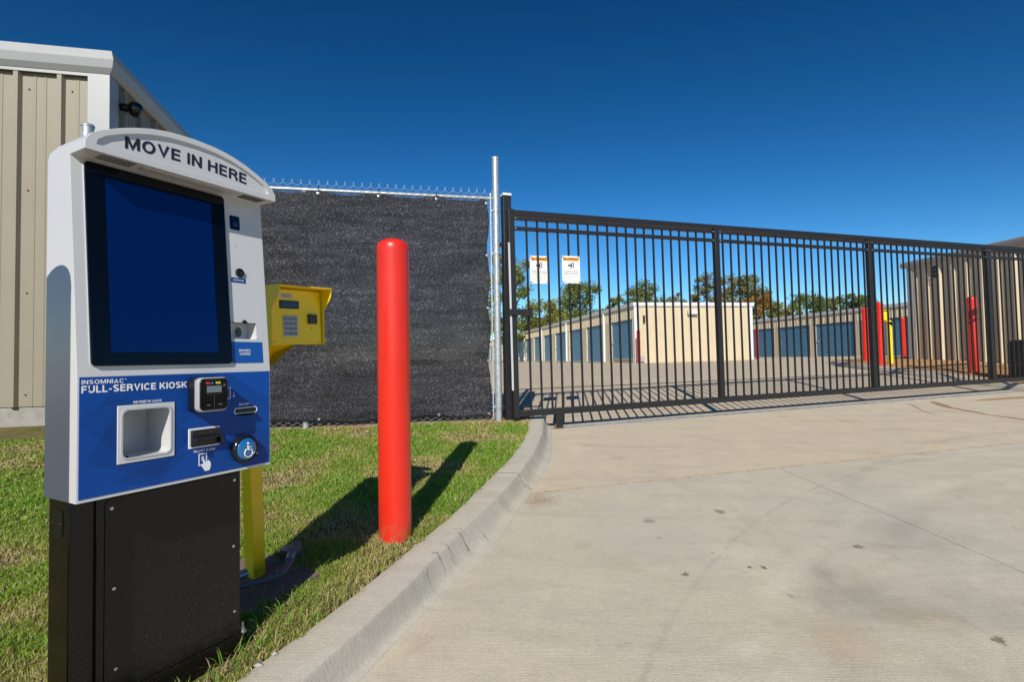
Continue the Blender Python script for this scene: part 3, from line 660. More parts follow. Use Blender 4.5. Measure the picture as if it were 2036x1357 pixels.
at = me.color_attributes.new('tint', 'FLOAT_COLOR', 'POINT'); at.data.foreach_set('color', np.array(cols, dtype=float).ravel())
me.materials.append(blade_mat); o = bpy.data.objects.new('grass_runners', me); col.objects.link(o)
tag(o, 'longer runners of grass creeping at the kiosk pad and kerb edge', 'grass', kind='stuff')

# ------------------------------------------------------------------ payment kiosk
T5 = math.tan(R(5)); rec = lambda x, y, z: (x, y+max(0, z-.92)*T5, z)
KX, KY = -1.118, 1.37
kiosk = thing('payment_kiosk', 'white and blue self-service rental kiosk on a black pedestal, reading MOVE IN HERE', 'kiosk', (KX, KY, 0), (0, 0, math.atan2(.877, .481)))
arch = [(-.002, 1.512), (-.002, 1.530), (.010, 1.552), (.035, 1.573)]
def arz(x): u = abs(x-.281); return float(np.interp(u, [0, .07, .12, .17, .21, .246, .268, .283], [1.630, 1.6265, 1.6175, 1.602, 1.585, 1.567, 1.552, 1.53]))
archp = [(.0, 1.508), (.0, 1.530)]+[(x, arz(x)) for x in np.linspace(.014, .550, 27)]+[(.564, 1.530), (.564, 1.508)]
side = [(0, .592), (0, .92), (.052, 1.514), (.178, 1.514), (.178, .592)]
H = MB().prism(side, 0, .564, 'x')
cap = MB().prism(archp, -.030, .178, 'y')
inner = [(.026, 1.527), (.030, 1.541), (.048, 1.556)]+[(x, arz(x)-.017) for x in np.linspace(.075, .487, 20)]+[(.514, 1.556), (.532, 1.541), (.536, 1.527)]
backcut = MB().prism([(.19, 1.47), (.174, 1.52), (.155, 1.552), (.12, 1.585), (.06, 1.635), (.06, 1.8), (.3, 1.8), (.3, 1.47)], -.1, .7, 'x')
cuts = [('UNION', cap), ('DIFFERENCE', backcut), ('DIFFERENCE', MB().prism(inner, -.06, -.0235)),
        ('DIFFERENCE', MB().prism(rrect(.102, .230, .688, .823, .016), -.1, .13)),
        ('DIFFERENCE', MB().prism(rrect(.427, .518, 1.026, 1.080, .008), -.1, .062)),
        ('DIFFERENCE', MB().prism(rrect(.443, .479, 1.398, 1.446, .006), -.1, .052))]
H.build('housing', white_shell, kiosk, bevel=.006, seg=3, cuts=cuts)
# lower graphic panel: four fields round the lock window so that the window stays open
bp_ = MB(); y0, y1 = -.0016, .0005
for x0, x1, z0, z1 in ((.005, .0905, .601, .916), (.2415, .560, .601, .916), (.0905, .2415, .8355, .916), (.0905, .2415, .601, .6755)): bp_.box(x0, x1, y0, y1, z0, z1)
gp = bp_.build('graphic_panel', facet, kiosk)
block('INSOMNIAC', 'lettering', white_print, gp, .009, .8975, .0115, .098, y=-.002, sw=.17)
text('®', 'lettering', white_print, gp, .109, .905, .004, y=-.002)
block('FULL-SERVICE KIOSK', 'lettering', white_print, gp, .009, .8745, .0190, .268, y=-.002, sw=.20)
block('RETRIEVE LOCK', 'lettering', white_print, gp, .131, .8385, .0066, .074, y=-.002)
block('RECEIPT', 'lettering', white_print, gp, .446, .8055, .0066, .040, y=-.002, sw=.16)
block('INSERT CASH', 'lettering', white_print, gp, .298, .6745, .0070, .066, y=-.002, sw=.18)
# cash-and-hand pictogram
ic = MB()
def ringbox(mb_, x0, x1, z0, z1, w, y=-.0024, yb=-.0018):
    mb_.box(x0, x1, y, yb, z0, z0+w).box(x0, x1, y, yb, z1-w, z1).box(x0, x0+w, y, yb, z0+w, z1-w).box(x1-w, x1, y, yb, z0+w, z1-w)
ringbox(ic, .313, .339, .632, .669, .0028)
ic.prism([(.327, .650), (.331, .648), (.333, .641), (.345, .645), (.3505, .637), (.351, .625), (.347, .614), (.333, .613), (.325, .626), (.321, .634), (.324, .637), (.328, .634)], -.0028, -.0018)
ic.build('cash_icon', white_print, gp)
text('$', 'dollar_sign', white_print, gp, .3215, .647, .013, y=-.002, bold=.02)
# card icon and arrow beside the reader
ci = MB(); ringbox(ci, .402, .416, .831, .868, .0022); ci.build('card_icon', white_print, gp); ci = MB().box(.427, .4284, -.0024, -.0018, .836, .852)
ci.prism([(.4235, .841), (.4277, .8345), (.432, .841), (.4277, .838)], -.0024, -.0018); ci.build('arrow_icon', white_print, gp)
# lock window surround and tray
fr = MB().box(.0912, .2408, -.0045, .0015, .6762, .8348)
fr.build('lock_window_frame', white_shell, kiosk, bevel=.0015, cuts=[('DIFFERENCE', MB().prism(rrect(.104, .228, .690, .821, .015), -.02, .02))])
ring = MB().prism(rrect(.0985, .2335, .6845, .8265, .018), -.0062, -.004)
ring.build('lock_window_lip', cavity_grey, kiosk, bevel=.0008, cuts=[('DIFFERENCE', MB().prism(rrect(.1045, .2275, .6905, .8205, .015), -.02, .02))])
tr = MB(); nseg = 14
arc = [(.105+.122*i/nseg, .695+.118*math.sin(math.pi*(.15+.7*i/nseg))) for i in range(nseg+1)]
tr.tube([(.166+.052*math.cos(a), .10, .75+.06*math.sin(a)) for a in np.linspace(.2, 2.9, 16)], .0016, 6)
tr.build('tray_rib', grey_plastic, kiosk); MB().box(.108, .13, .02, .06, .6885, .6925).build('tray_latch', black_plastic, kiosk)
# card reader
cr = thing_part = MB().prism(rrect(.279, .375, .7985, .9045, .016), -.034, -.001).build('card_reader', black_plastic, kiosk, bevel=.002)
MB().prism(rrect(.2795, .3735, .7995, .9035, .016), -.055, -.034).build('reader_rim', grey_plastic, cr, bevel=.004, seg=3)
MB().prism(rrect(.284, .369, .805, .9005, .012), -.060, -.0548).build('reader_face', black_glass, cr, bevel=.0015)
MB().box(.303, .349, -.0606, -.0595, .858, .878).build('reader_display', M('grey_lcd', (.16, .20, .24), .25), cr)
rb = M('reader_red', (.55, .03, .04), .3); yb = M('reader_yellow', (.62, .60, .04), .3)
MB().prism(rrect(.300, .313, .8835, .890, .0028), -.0615, -.0595).build('red_button', rb, cr, bevel=.0005)
MB().prism(rrect(.330, .346, .8835, .890, .0028), -.0615, -.0595).build('yellow_button', yb, cr, bevel=.0005)
dt = MB()
for k in range(4): dt.box(.302+.0125*k, .306+.0125*k, -.0606, -.0598, .8945, .8962)
dt.box(.3255, .3268, -.0608, -.0598, .810, .849).box(.302, .350, -.0606, -.0598, .8525, .8535)
o = dt.build('reader_slot_lines', M('slot_line', (.05, .05, .055), .3), cr); o['kind'] = 'stuff'
text('MENU', 'lettering', grey_plastic, cr, .303, .8185, .0032, .011, y=-.0602); text('CLEAR', 'lettering', grey_plastic, cr, .337, .8195, .0032, .015, y=-.0602)
text('))', 'contactless_mark', grey_plastic, cr, .3545, .877, .006, .006, y=-.0602)
MB().box(.317, .3215, -.0608, -.0598, .8842, .8885).build('blue_mark', M('mark_blue', (.1, .3, .7), .4), cr)
# receipt slot
rc = MB().prism(rrect(.4275, .5125, .7785, .7985, .0098, 6), -.004, -.001).build('receipt_slot', white_print, kiosk, bevel=.0008, cuts=[('DIFFERENCE', MB().prism(rrect(.4305, .5095, .7815, .7955, .007, 6), -.02, .02))])
MB().prism([(0.4315, .7955), (.509, .7955), (.507, .7775), (.447, .776)], -.0035, -.0012).build('receipt_mouth', M('slot_black', (.004, .004, .004), .3), rc)
MB().add([(.438, -.0035, .779), (.506, -.0035, .779), (.500, -.017, .7725), (.446, -.017, .7725), (.438, -.0015, .775), (.506, -.0015, .775)],
         [(0, 1, 2, 3), (3, 2, 5, 4), (0, 3, 4), (1, 5, 2)]).build('receipt_lip', black_plastic, rc)
# cash acceptor
cs = MB().box(.2815, .3785, -.004, -.001, .6885, .7485).build('cash_acceptor', white_print, kiosk, bevel=.001)
MB().box(.2865, .3735, -.014, -.0035, .6935, .7435).build('acceptor_bezel', black_plastic, cs, bevel=.002)
MB().box(.2875, .3745, -.030, -.0135, .7165, .7235).box(.2875, .2935, -.030, -.0135, .697, .7165).box(.3685, .3745, -.030, -.0135, .697, .7165).build('acceptor_lip', black_plastic, cs, bevel=.0015)
MB().box(.2945, .3675, -.0155, -.0138, .705, .712).build('note_slot', M('note_slot_black', (.002, .002, .002), .2), cs)
for xx in (.3165, .3445): MB().lathe([(.0018, 0), (.0018, .001)], 10, (xx, -.0142, .733), 'y').build('indicator', M('indicator_dark', (.08, .05, .05), .3) if xx < .33 else rb, cs)
# accessibility button
ad = MB().lathe([(.0465, 0), (.0465, .012), (.044, .019), (.0395, .022), (.0375, .019), (.0375, .014), (.0, .014)], 48, (.462, -.001, .6625), 'y').build('access_button', M('black_ring', (.012, .012, .013), .18), kiosk, smooth=True)
MB().lathe([(.0368, .014), (.0362, .0185), (.033, .0225), (.024, .0255), (.012, .0268), (.0, .027)], 40, (.462, -.001, .6625), 'y').build('button_dome', M('blue_button', (.012, .13, .36), .15, coat=.6), ad, smooth=True)
ws = MB(); C0 = (.462, -.0285, .6625)
def wp(x, z): return (C0[0]+x, C0[1]+ (x*x+z*z)*5.0, C0[2]+z)
ws.tube([wp(.0015+.0145*math.cos(R(a)), -.0115+.0145*math.sin(R(a))) for a in range(125, 372, 12)], .0021, 8)
ws.tube([wp(-.0015, .012), wp(-.001, -.0015), wp(.0115, -.0025), wp(.018, -.0165), wp(.0235, -.015)], .0024, 8)
ws.tube([wp(-.001, .006), wp(.010, .006)], .0018, 8); ws.lathe([(.0038, -.001), (.0038, .0015), (.0, .0016)], 16, (C0[0]-.001, C0[1]+.0012, C0[2]+.019), 'y')
ws.build('wheelchair_symbol', white_print, ad, smooth=True)
# screen
bz = MB().prism(rrect(.029, .4215, .944, 1.5, .012), -.009, .0015).build('screen_bezel', black_glass, kiosk, mp=rec, bevel=.0015)
MB().prism(rrect(.0275, .423, .9425, 1.5015, .013), -.0035, .001).build('bezel_gasket', cavity_grey, kiosk, mp=rec, bevel=.001)
MB().box(.0755, .374, -.0096, -.0085, .981, 1.4635).build('screen', screen_mat, bz, mp=rec)
# hood details
hood_text = lambda x, y, z: (x, y, z+.0095*(1-((x-.277)/.182)**2))
block('MOVE IN HERE', 'lettering', ink, kiosk, .095, 1.540, .0345, .363, y=-.0236, ext=.0006, post=hood_text)
for xa, xb in ((.045, .125), (.455, .53)):
    gr_ = MB()
    for k in range(16):
        for j in range(4):
            x = xa+(xb-xa)*k/15; gr_.box(x, x+.0022, -.016+.012*j, -.009+.012*j, 1.5065, 1.5086)
    gr_.build('speaker_grille', M('grille_hole', (.05, .05, .05), .8), kiosk)
MB().box(.15, .44, -.012, .026, 1.5050, 1.5085).build('hood_light', M('hood_light_lens', (.45, .45, .43), .25), kiosk, bevel=.0008)
# right column
MB().prism(rrect(.4435, .4785, 1.3985, 1.4455, .006), -.001, .004).build('camera_window', M('camera_glass', (.003, .006, .02), .05, spec=.6), kiosk, mp=rec)
MB().lathe([(.010, 0), (.010, .0015), (.007, .002), (.0, .002)], 20, (.461, .041, 1.418), 'y').build('camera_lens', M('lens_blue', (.01, .03, .10), .1), kiosk, smooth=True)
mi = MB().lathe([(.0155, 0), (.0155, .003), (.013, .0055), (.009, .006), (.008, .003), (.0, .002)], 28, (.468, .0275, 1.250), 'y').build('microphone', black_plastic, kiosk, smooth=True)
MB().lathe([(.0042, 0), (.0042, .002), (.0, .003)], 14, (.470, .0235, 1.250), 'y').build('microphone_core', M('lens_glint', (.1, .1, .11), .1, metal=.7), mi, smooth=True)
MB().box(.436, .489, -.001, .0006, 1.2165, 1.2325).build('microphone_label', blue_print, kiosk, mp=rec)
block('MICROPHONE', 'lettering', white_print, kiosk, .4435, 1.2222, .0048, .038, y=-.0012, mp=rec, sw=.17)
MB().lathe([(.0012, 0), (.0012, .001)], 8, (.460, .036, 1.343), 'y').build('pin_hole', ink, kiosk)
MB().prism([(.476+.009*math.cos(a), 1.080+.0105*math.sin(a)) for a in np.linspace(0, math.pi, 12)], -.004, .004).build('scanner_knob', black_plastic, kiosk, mp=rec, bevel=.0008)
MB().box(.4275, .5175, -.0015, .002, 1.0785, 1.0808).build('scanner_lip', black_plastic, kiosk, mp=rec)
MB().prism([(.484+.0095*math.cos(a), 1.051+.0165*math.sin(a)) for a in np.linspace(0, 6.283, 25)[:-1]], .0425, .0455).build('scanner_eye', M('eye_grey', (.06, .07, .09), .25), kiosk, mp=rec)
MB().box(.4255, .5385, -.001, .0006, .9455, 1.0165).build('licence_label', M('label_blue_light', (.006, .085, .36), .35), kiosk, mp=rec)
block("DRIVER'S", 'lettering', white_print, kiosk, .4505, .9835, .0078, .042, y=-.0012, mp=rec)
block('LICENSE', 'lettering', white_print, kiosk, .453, .9725, .0078, .038, y=-.0012, mp=rec)
# pedestal
MB().box(.036, .531, .128, .245, -.14, .605).build('pedestal', speck, kiosk, bevel=.003)
MB().box(.097, .5325, .1185, .1285, -.13, .605).build('door_frame', speck, kiosk, bevel=.002)
dp = MB().prism(rrect(.117, .5275, .045, .562, .014), .1155, .1188).build('access_panel', speck, kiosk, bevel=.0012)
for sx, sz in ((.133, .535), (.508, .538), (.505, .311), (.140, .305), (.509, .086), (.146, .075)):
    MB().lathe([(.0052, 0), (.0048, .0016), (.003, .0024), (.0, .0024)], 12, (sx, .1156, sz), 'y').build('screw', chrome, dp, smooth=True)
MB().box(.033, .5345, .112, .262, -.14, .004).build('base_flange', speck, kiosk, bevel=.003)
plt = MB().box(.0345, .0362, .160, .215, .475, .548).build('data_plate', black_plastic, kiosk)
dl = MB()
for k, w_ in enumerate((.035, .028, .040, .022, .036)):
    dl.box(.0338, .0344, .168+.002*(k % 2), .168+w_, .533-.0115*k, .5355-.0115*k)
dl.build('plate_print', M('faint_print', (.10, .10, .095), .5), plt)
for yy in (.164, .211): MB().tube([(.0325, yy, .512), (.0352, yy, .512)], .0025, 8).build('rivet', chrome, plt)
for xx, yy in ((.024, .150), (.024, .235), (.548, .13), (.548, .23)):
    b_ = MB().lathe([(.014, 0), (.014, .004), (.0085, .004), (.0085, .016), (.005, .016), (.005, .034), (.0, .034)], 12, (xx, yy, -.004)).build('anchor_bolt', M('zinc_bolt', (.5, .52, .55), .4, metal=.8), kiosk)
# concrete footing under the kiosk and the stand (pavers)
PP = [(-1.118+.481*a-.877*b, 1.37+.877*a+.481*b) for a, b in ((.30, .25), (.56, .275), (.80, .285), (1.06, .30), (1.05, .74), (.3, .74))]
npp = len(PP); pad = MB().add([(x, y, g(x, y)+.010) for x, y in PP]+[(x, y, g(x, y)-.2) for x, y in PP]+[(-1.25, 2.2, g(-1.25, 2.2)+.010)], [(i, (i+1) % npp, 2*npp) for i in range(npp)]+[(i, i+npp, (i+1) % npp+npp, (i+1) % npp) for i in range(npp)]).build('kiosk_pad', paver, None)
tag(pad, kind='structure')

# conduit from kiosk to keypad stand
cdt = thing('flexible_conduit', 'grey flexible conduit looping over the ground from the kiosk to the yellow stand', 'conduit', (-1.05, 2.3, 0))
def rel(p, c=(-1.05, 2.3, 0)): return tuple(p[i]-c[i] for i in range(3))
pts = [(-1.175, 2.12, .032), (-1.145, 2.21, .026), (-1.09, 2.27, .022), (-1.045, 2.31, .022), (-1.018, 2.36, .026), (-1.018, 2.42, .034), (-1.03, 2.47, .042)]
sm = []
for i in range(len(pts)-1):
    for k in range(6):
        t = k/6; p0, p1, p2, p3 = [Vector(pts[max(0, min(len(pts)-1, i+q))]) for q in (-1, 0, 1, 2)]
        sm.append(.5*((2*p1)+(p2-p0)*t+(2*p0-5*p1+4*p2-p3)*t*t+(3*p1-p0-3*p2+p3)*t**3))
MB().tube([rel(p) for p in sm], .0145, 14).build('hose', rubber_grey, cdt, smooth=True)
MB().tube([rel(p) for p in ((-1.027, 2.455, .040), (-1.040, 2.505, .048))], .021, 10).tube([rel(p) for p in ((-1.040, 2.505, .048), (-1.047, 2.545, .050))], .018, 16).build('connector', M('blue_zinc', (.22, .30, .36), .35, metal=.7), cdt, smooth=True)
MB().tube([rel(p) for p in ((-1.042, 2.53, .05), (-1.055, 2.60, .06), (-1.058, 2.62, .0))], .024, 12).build('elbow', M('grey_pvc', (.16, .17, .16), .6, var=.15, vscale=30), cdt, smooth=True)
MB().tube([rel(p) for p in ((-1.18, 2.26, .045), (-1.145, 2.30, .05))], .019, 10).build('connector', M('blue_zinc2', (.22, .30, .38), .3, metal=.7), cdt, smooth=True)

jb_ = thing('valve_box', 'small dark ground box with a painted sunlit top behind the foot of the yellow post', 'ground box', (-1.085, 2.60, .0), (0, 0, R(60)))
MB().box(-.035, .035, -.03, .03, -.05, .045).build('box', M('navy_box', (.02, .03, .05), .5), jb_, bevel=.004)
MB().box(-.037, .037, -.032, .032, .0452, .052).build('lid', M('lit_top_paint', (.35, .36, .36), .5), jb_, bevel=.002)  # pale colour paints the light falling on the box top

# ------------------------------------------------------------------ yellow keypad stand
A = 26; kp = thing('keypad_stand', 'bright yellow gate keypad on a square yellow post behind the kiosk', 'keypad', (-1.163, 2.415, -.02), (0, R(-2.2), R(90-A)))
MB().box(-.03, .03, -.03, .03, .010, 1.12).build('post', yellow, kp, bevel=.003)
MB().box(-.085, .085, -.085, .085, -.004, .010).build('base_plate', yellow, kp, bevel=.002)
for sx in (-1, 1):
    for sy in (-1, 1): MB().lathe([(.010, .009), (.010, .018), (.005, .018), (.005, .034), (0, .034)], 8, (.066*sx, .066*sy, 0)).build('anchor_bolt', M('bolt_zinc', (.35, .42, .48), .35, metal=.8), kp)
bx, bz_ = .058, 1.164   # box centre
X0, X1, Z0, Z1, YF = bx-.143, bx+.143, bz_-.128, bz_+.124, -.262
arm = MB().add([(bx-.05, -.03, .98), (bx+.0, -.03, .98), (bx-.05, YF+.135, 1.03), (bx+.05, YF+.135, 1.03), (bx-.05, YF+.135, 1.25), (bx+.05, YF+.135, 1.25), (-.03, -.03, 1.12), (.03, -.03, 1.12), (-.03, -.03, .92), (.03, -.03, .92)],
               [(8, 2, 4, 6), (9, 7, 5, 3), (8, 9, 3, 2), (6, 4, 5, 7), (6, 7, 9, 8), (2, 3, 5, 4)]); arm.v[0] = arm.v[8]; arm.v[1] = arm.v[9]
arm.build('neck', yellow, kp)
MB().box(X0+.012, X1-.012, YF+.02, YF+.145, Z0+.006, Z1-.006).build('enclosure', yellow, kp, bevel=.003)
# tapered underside bracket
MB().prism([(YF+.03, Z0+.006), (YF+.145, Z0+.006), (-.03, Z0-.13), (-.03, Z0-.05)], X0+.02, X0+.13, 'x').build('bracket', yellow, kp, bevel=.002)
fp = MB().box(X0+.012, X1-.012, YF+.012, YF+.0202, Z0+.004, Z1-.012).build('front_panel', yellow, kp, bevel=.0015)
# hood: top and two curved cheeks
prof = [(YF+.145, Z1), (YF-.050, Z1-.004), (YF-.046, Z1-.036), (YF-.034, Z1-.056), (YF-.012, Z1-.080), (YF+.000, Z1-.10), (YF+.004, Z0), (YF+.145, Z0)]
MB().prism(prof, X0, X0+.004, 'x').build('cheek', yellow, kp, bevel=.001)
MB().prism(prof, X1-.004, X1, 'x').build('cheek', yellow, kp, bevel=.001)
MB().prism([(YF+.145, Z1-.003), (YF-.052, Z1-.006), (YF-.054, Z1-.001), (YF-.048, Z1+.002), (YF+.145, Z1+.002)], X0, X1, 'x').build('hood_top', yellow, kp, bevel=.0015)
fy = YF+.012
def fpx(u, v): return X0+.012+u*(X1-X0-.024), Z0+.004+v*(Z1-Z0-.016)
def fbox(nm, u0, u1, v0, v1, d, mat, par, bev=.001):
    a_, c_ = fpx(u0, v0); b2, d2 = fpx(u1, v1); return MB().box(a_, b2, fy-d, fy, c_, d2).build(nm, mat, par, bevel=bev)
ds_ = fbox('display_frame', .14, .525, .655, .80, .004, black_plastic, fp); a_, c_ = fpx(.17, .68); b2, d2 = fpx(.50, .775)
MB().box(a_, b2, fy-.0047, fy-.0038, c_, d2).build('display', lcd, ds_)
kpd = fbox('key_plate', .20, .495, .145, .53, .003, key_steel, fp)
kx0, kz0 = fpx(.215, .16); kx1, kz1 = fpx(.48, .515); cw, ch = (kx1-kx0)/3, (kz1-kz0)/4
for r_ in range(4):
    for c_ in range(3):
        x, z = kx0+cw*(c_+.5), kz1-ch*(r_+.5)
        ky = MB().box(x-cw*.38, x+cw*.38, fy-.0065, fy-.003, z-ch*.36, z+ch*.36).build('key', key_dark, kpd, bevel=.0008)
        text(['123', '456', '789', '*0#'][r_][c_], 'digit', ink, ky, x, z-.004, .008, y=fy-.0066, align='C', bold=.02)
fbox('card_sensor', .71, .885, .38, .56, .012, dark_sheet, fp, .002)
st_ = fbox('maker_sticker', .13, .40, .845, .935, .0008, M('sticker_cream', (.62, .55, .40), .5), fp, 0)
a_, c_ = fpx(.18, .893); text('OpenTech', 'lettering', ink, st_, a_, c_, .0068, .052, y=fy-.001)
a_, c_ = fpx(.18, .858); text('Alliance', 'lettering', ink, st_, a_, c_, .0068, .052, y=fy-.001)
for u, v in ((.04, .06), (.945, .05), (.955, .88), (.78, .30)):
    a_, c_ = fpx(u, v); MB().lathe([(.0036, 0), (.0034, .001), (.0, .0016)], 10, (a_, fy, c_), 'y').build('screw', M('brass_screw', (.35, .28, .12), .35, metal=.8), fp)

# ------------------------------------------------------------------ bollards
def make_bollard(loc, label, group='red pipe bollards'):
    t = thing('red_bollard', label, 'bollard', loc, group=group)
    prof = [(.0855, -.12)]+[(.0855, h) for h in (0, .4, .8, 1.2, 1.51)]+[(.0862, 1.518), (.0862, 1.530), (.0845, 1.539)]+[(.0845*math.cos(a), 1.539+.045*math.sin(a)) for a in np.linspace(.2, 1.45, 8)]+[(.0, 1.585)]
    MB().lathe(prof, 48).build('sleeve', red_paint, t, smooth=True)
    return t
b0 = make_bollard((-.632, 2.845, .014), 'tall red bollard standing in the lawn beside the kerb, nearest one in view')
def copy_tree(o, parent=None):
    c = o.copy(); col.objects.link(c); c.parent = parent
    for ch in list(o.children): copy_tree(ch, c)
    return c
for x, y, lab in [(-1.275, 1.02, 'red bollard just left of the kiosk, casting a rounded shadow on its side'),
                  (9.43, 10.9, 'red bollard in the mulch close to the ribbed wall marked E'),
                  (9.16, 13.25, 'red bollard in front of the yellow post behind the gate'),
                  (10.35, 15.6, 'red bollard at the tip of the island, left of the yellow post'),
                  (14.6, 19.9, 'red bollard by the blue roll door just left of the building marked E'),
                  (12.5, 27.2, 'red bollard at the right corner of the cream storage block'),
                  (6.03, 25.4, 'red bollard at the left corner of the cream storage block beside the first blue door')]:
    c = copy_tree(b0); c.location = (x, y, g(x, y)-(.12 if y > 19 else .0)); c['label'] = lab

# ------------------------------------------------------------------ chain-link fence with shade cloth
FA, FB = Vector((-4.12, 5.15, 0)), Vector((-.16, 6.0, 0)); fd = (FB-FA).normalized(); FL = (FB-FA).length
fence = thing('chain_link_fence', 'galvanised chain-link fence between building and gate, covered by the black cloth', 'fence', FA, (0, 0, math.atan2(fd.y, fd.x)))
wm = MB(); cell = .0445; nz = 108; zt, zb = 2.825, .235
nw = int(FL/cell)
for k in range(nw):
    pts = []; x = k*cell+.03; h = (zt-zb)/nz
    for j in range(nz+1):
        sg = 1 if (j+k) % 2 else -1
        pts.append((x+sg*cell/2*.98, .004*sg, zb+h*j))
    xe_ = pts[-1][0]                       # neighbouring strands meet here, twist once and spread into a Y
    pts += [(xe_-sg*.002, -.004*sg, zt+.020), (xe_+sg*.010, .005*sg, zt+.036)]
    wm.tube(pts, .0023, 4, False)
wm.build('wire_mesh', galv_wire, fence)
MB().tube([(.0, .028, 2.765), (FL, .028, 2.765)], .021, 12).build('top_rail', galv, fence, smooth=True)
def pole(x, top, r_, yo=.0, nm='post'):
    pz = g(FA.x+fd.x*x, FA.y+fd.y*x)
    o = MB().lathe([(r_, pz-.1), (r_, top-.03), (r_*1.1, top-.03), (r_*1.12, top-.012), (r_*.9, top), (0, top+.006)], 20, (x, yo, 0)).build(nm, galv, fence, smooth=True); return o
ep = pole(FL, 3.235, .0385, .0); pole(0, 3.30, .052); pole(2.0, 2.74, .030, .03)
for z in (.40, .98, 1.56, 2.13, 2.62):
    MB().lathe([(.043, z-.011), (.043, z+.011), (.038, z+.011)], 20, (FL, 0, 0)).box(FL-.062, FL-.03, -.006, .006, z-.011, z+.011).build('tension_band', galv, ep, smooth=False)
MB().box(FL-.068, FL-.054, -.004, .004, .26, 2.82).build('tension_bar', galv, fence)
# shade cloth
def clothmesh():
    mb_ = MB(); nx, nzz = 150, 90; rows = []
    ties = [.28+.62*k for k in range(7)]
    for j in range(nzz+1):
        v = j/nzz; r_ = []
        for i in range(nx+1):
            x = .06+(FL-.15)*i/nx
            dt_ = min(abs(x-t) for t in ties)
            top = 2.750-.044*(1-math.exp(-dt_*6))-.01*noise.noise((x*9, 0, 0)); bot = .305+.012*abs(math.sin(x*5.07))+.02*noise.noise((x*2.5, 5, 0))-.012*math.cos(x*5)
            z = bot+(top-bot)*v
            xe = x
            if i > nx*.93: xe += .018*((i-nx*.93)/(nx*.07))*(math.cos(z*6.283/.62)-.6)*.8+.012*noise.noise((z*8, 3, 0))
            y = -.024-.016*noise.noise((x*.9, z*2.6, 0))-.011*noise.noise((x*1.6, z*9, 2))-.007*noise.noise((x*6, z*3, 7))-.010*math.exp(-(v-1)**2*400)*math.cos(x*31)*.4
            r_.append((xe, y, z))
        rows.append(r_)
    return rows
scr = thing('fence_screen', 'black woven privacy cloth laced to the chain-link fence', 'privacy screen', FA, (0, 0, math.atan2(fd.y, fd.x)))
sc_o = grid('cloth', cloth_mat, clothmesh(), scr)
so = sc_o.modifiers.new('thick', 'SOLIDIFY'); so.thickness = .002
gm = M('grommet_metal', (.5, .5, .5), .35, metal=.8)
for k in range(7):
    x = .28+.62*k
    if x > FL-.1: continue
    for z in (2.715, .335):
        gmo = MB().lathe([(.014, 0), (.014, .002), (.007, .003), (.006, 0)], 14, (x, -.030, z), 'y').build('grommet', gm, scr)
        if z > 1: MB().tube([(x, -.034, z), (x+.004, -.036, z+.035), (x-.004, -.01, z+.065), (x, .04, z+.055), (x+.006, -.01, z+.09)], .0028, 6).build('cable_tie', ink, gmo)
for k in range(5):
    MB().lathe([(.014, 0), (.014, .002), (.007, .003), (.006, 0)], 14, (FL-.115, -.032, .33+.59*k), 'y').build('grommet', gm, scr)

# ------------------------------------------------------------------ sliding gate
ga = math.atan2(.349, .937)
gate = thing('sliding_gate', 'long black metal picket gate closed across the drive', 'gate', (.0, 5.955, .285), (0, -R(.75), ga))
MB().box(.03, 12, -.032, .032, 2.268, 2.325).build('top_rail', gate_black, gate, bevel=.003)
MB().box(.03, 12, -.028, .028, 0, .072).build('bottom_rail', gate_black, gate, bevel=.004)
stiles = [.03, 2.905, 5.755, 8.585, 11.4]
MB().box(.0, .068, -.034, .034, -.02, 2.335).build('end_stile', gate_black, gate, bevel=.004)
for s in stiles[1:]: MB().box(s-.036, s+.036, -.030, .030, .073, 2.267).build('stile', gate_black, gate, bevel=.003)
pic = MB().box(-.0095, .0095, -.0095, .0095, .0725, 2.235).mesh('picket'); pic.materials.append(gate_black)
for a in range(4):
    s0, s1 = stiles[a]+.045, stiles[a+1]-.045
    MB().box(s0, s1, -.020, .020, 2.217, 2.256).build('upper_channel', gate_black, gate, bevel=.003)
    MB().box(s0, s1, -.020, .020, 2.100, 2.142).build('middle_rail', gate_black, gate, bevel=.003)
    for x in (s0+.012, s1-.012):
        for z in (2.236, 2.121): MB().box(x-.006, x+.006, -.0225, -.0195, z-.006, z+.006).build('rail_screw', galv, gate)
    pitch = .1315; n = int((s1-s0)/pitch); p0 = stiles[a]+(stiles[a+1]-stiles[a]-pitch*n)/2 if a else .222
    for k in range(n+1):
        x = p0+pitch*k
        if x < s0+.03 or x > s1-.03: continue
        o = bpy.data.objects.new('picket', pic); col.objects.link(o); o.parent = gate; o.location = (x, rnd.uniform(-.001, .001), 0)
        o.rotation_euler = (0, rnd.uniform(-.0012, .0012), 0)
MB().box(.03, 12.0, .075, .080, .30, .305).build('drive_chain', gate_black, gate)
MB().tube([(x, .085+.004*math.sin(x*60), .30-.03*math.sin(math.pi*x/12)) for x in np.linspace(.05, 12, 300)], .0045, 5).build('drive_chain', M('chain_steel', (.06, .055, .05), .5, metal=.5), gate)
for o in list(gate.children):
    if o.name == 'drive_chain': bpy.data.objects.remove(o); break
ft = MB().box(.515, .60, -.024, .024, -.155, .0).build('guide_leg', gate_black, gate, bevel=.002)
MB().lathe([(.055, -.018), (.055, .018)], 18, (.555, 0, -.15), 'y').build('guide_wheel', M('rusty_wheel', (.22, .15, .10), .7, metal=.3, var=.2), ft)
MB().box(-.018, .004, -.040, -.034, .30, 1.95).build('safety_edge', M('pale_safety_strip', (.50, .50, .52), .5), gate)
MB().box(-.03, .165, -.062, -.036, 1.135, 1.205).build('catch_bracket', gate_black, gate, bevel=.003)
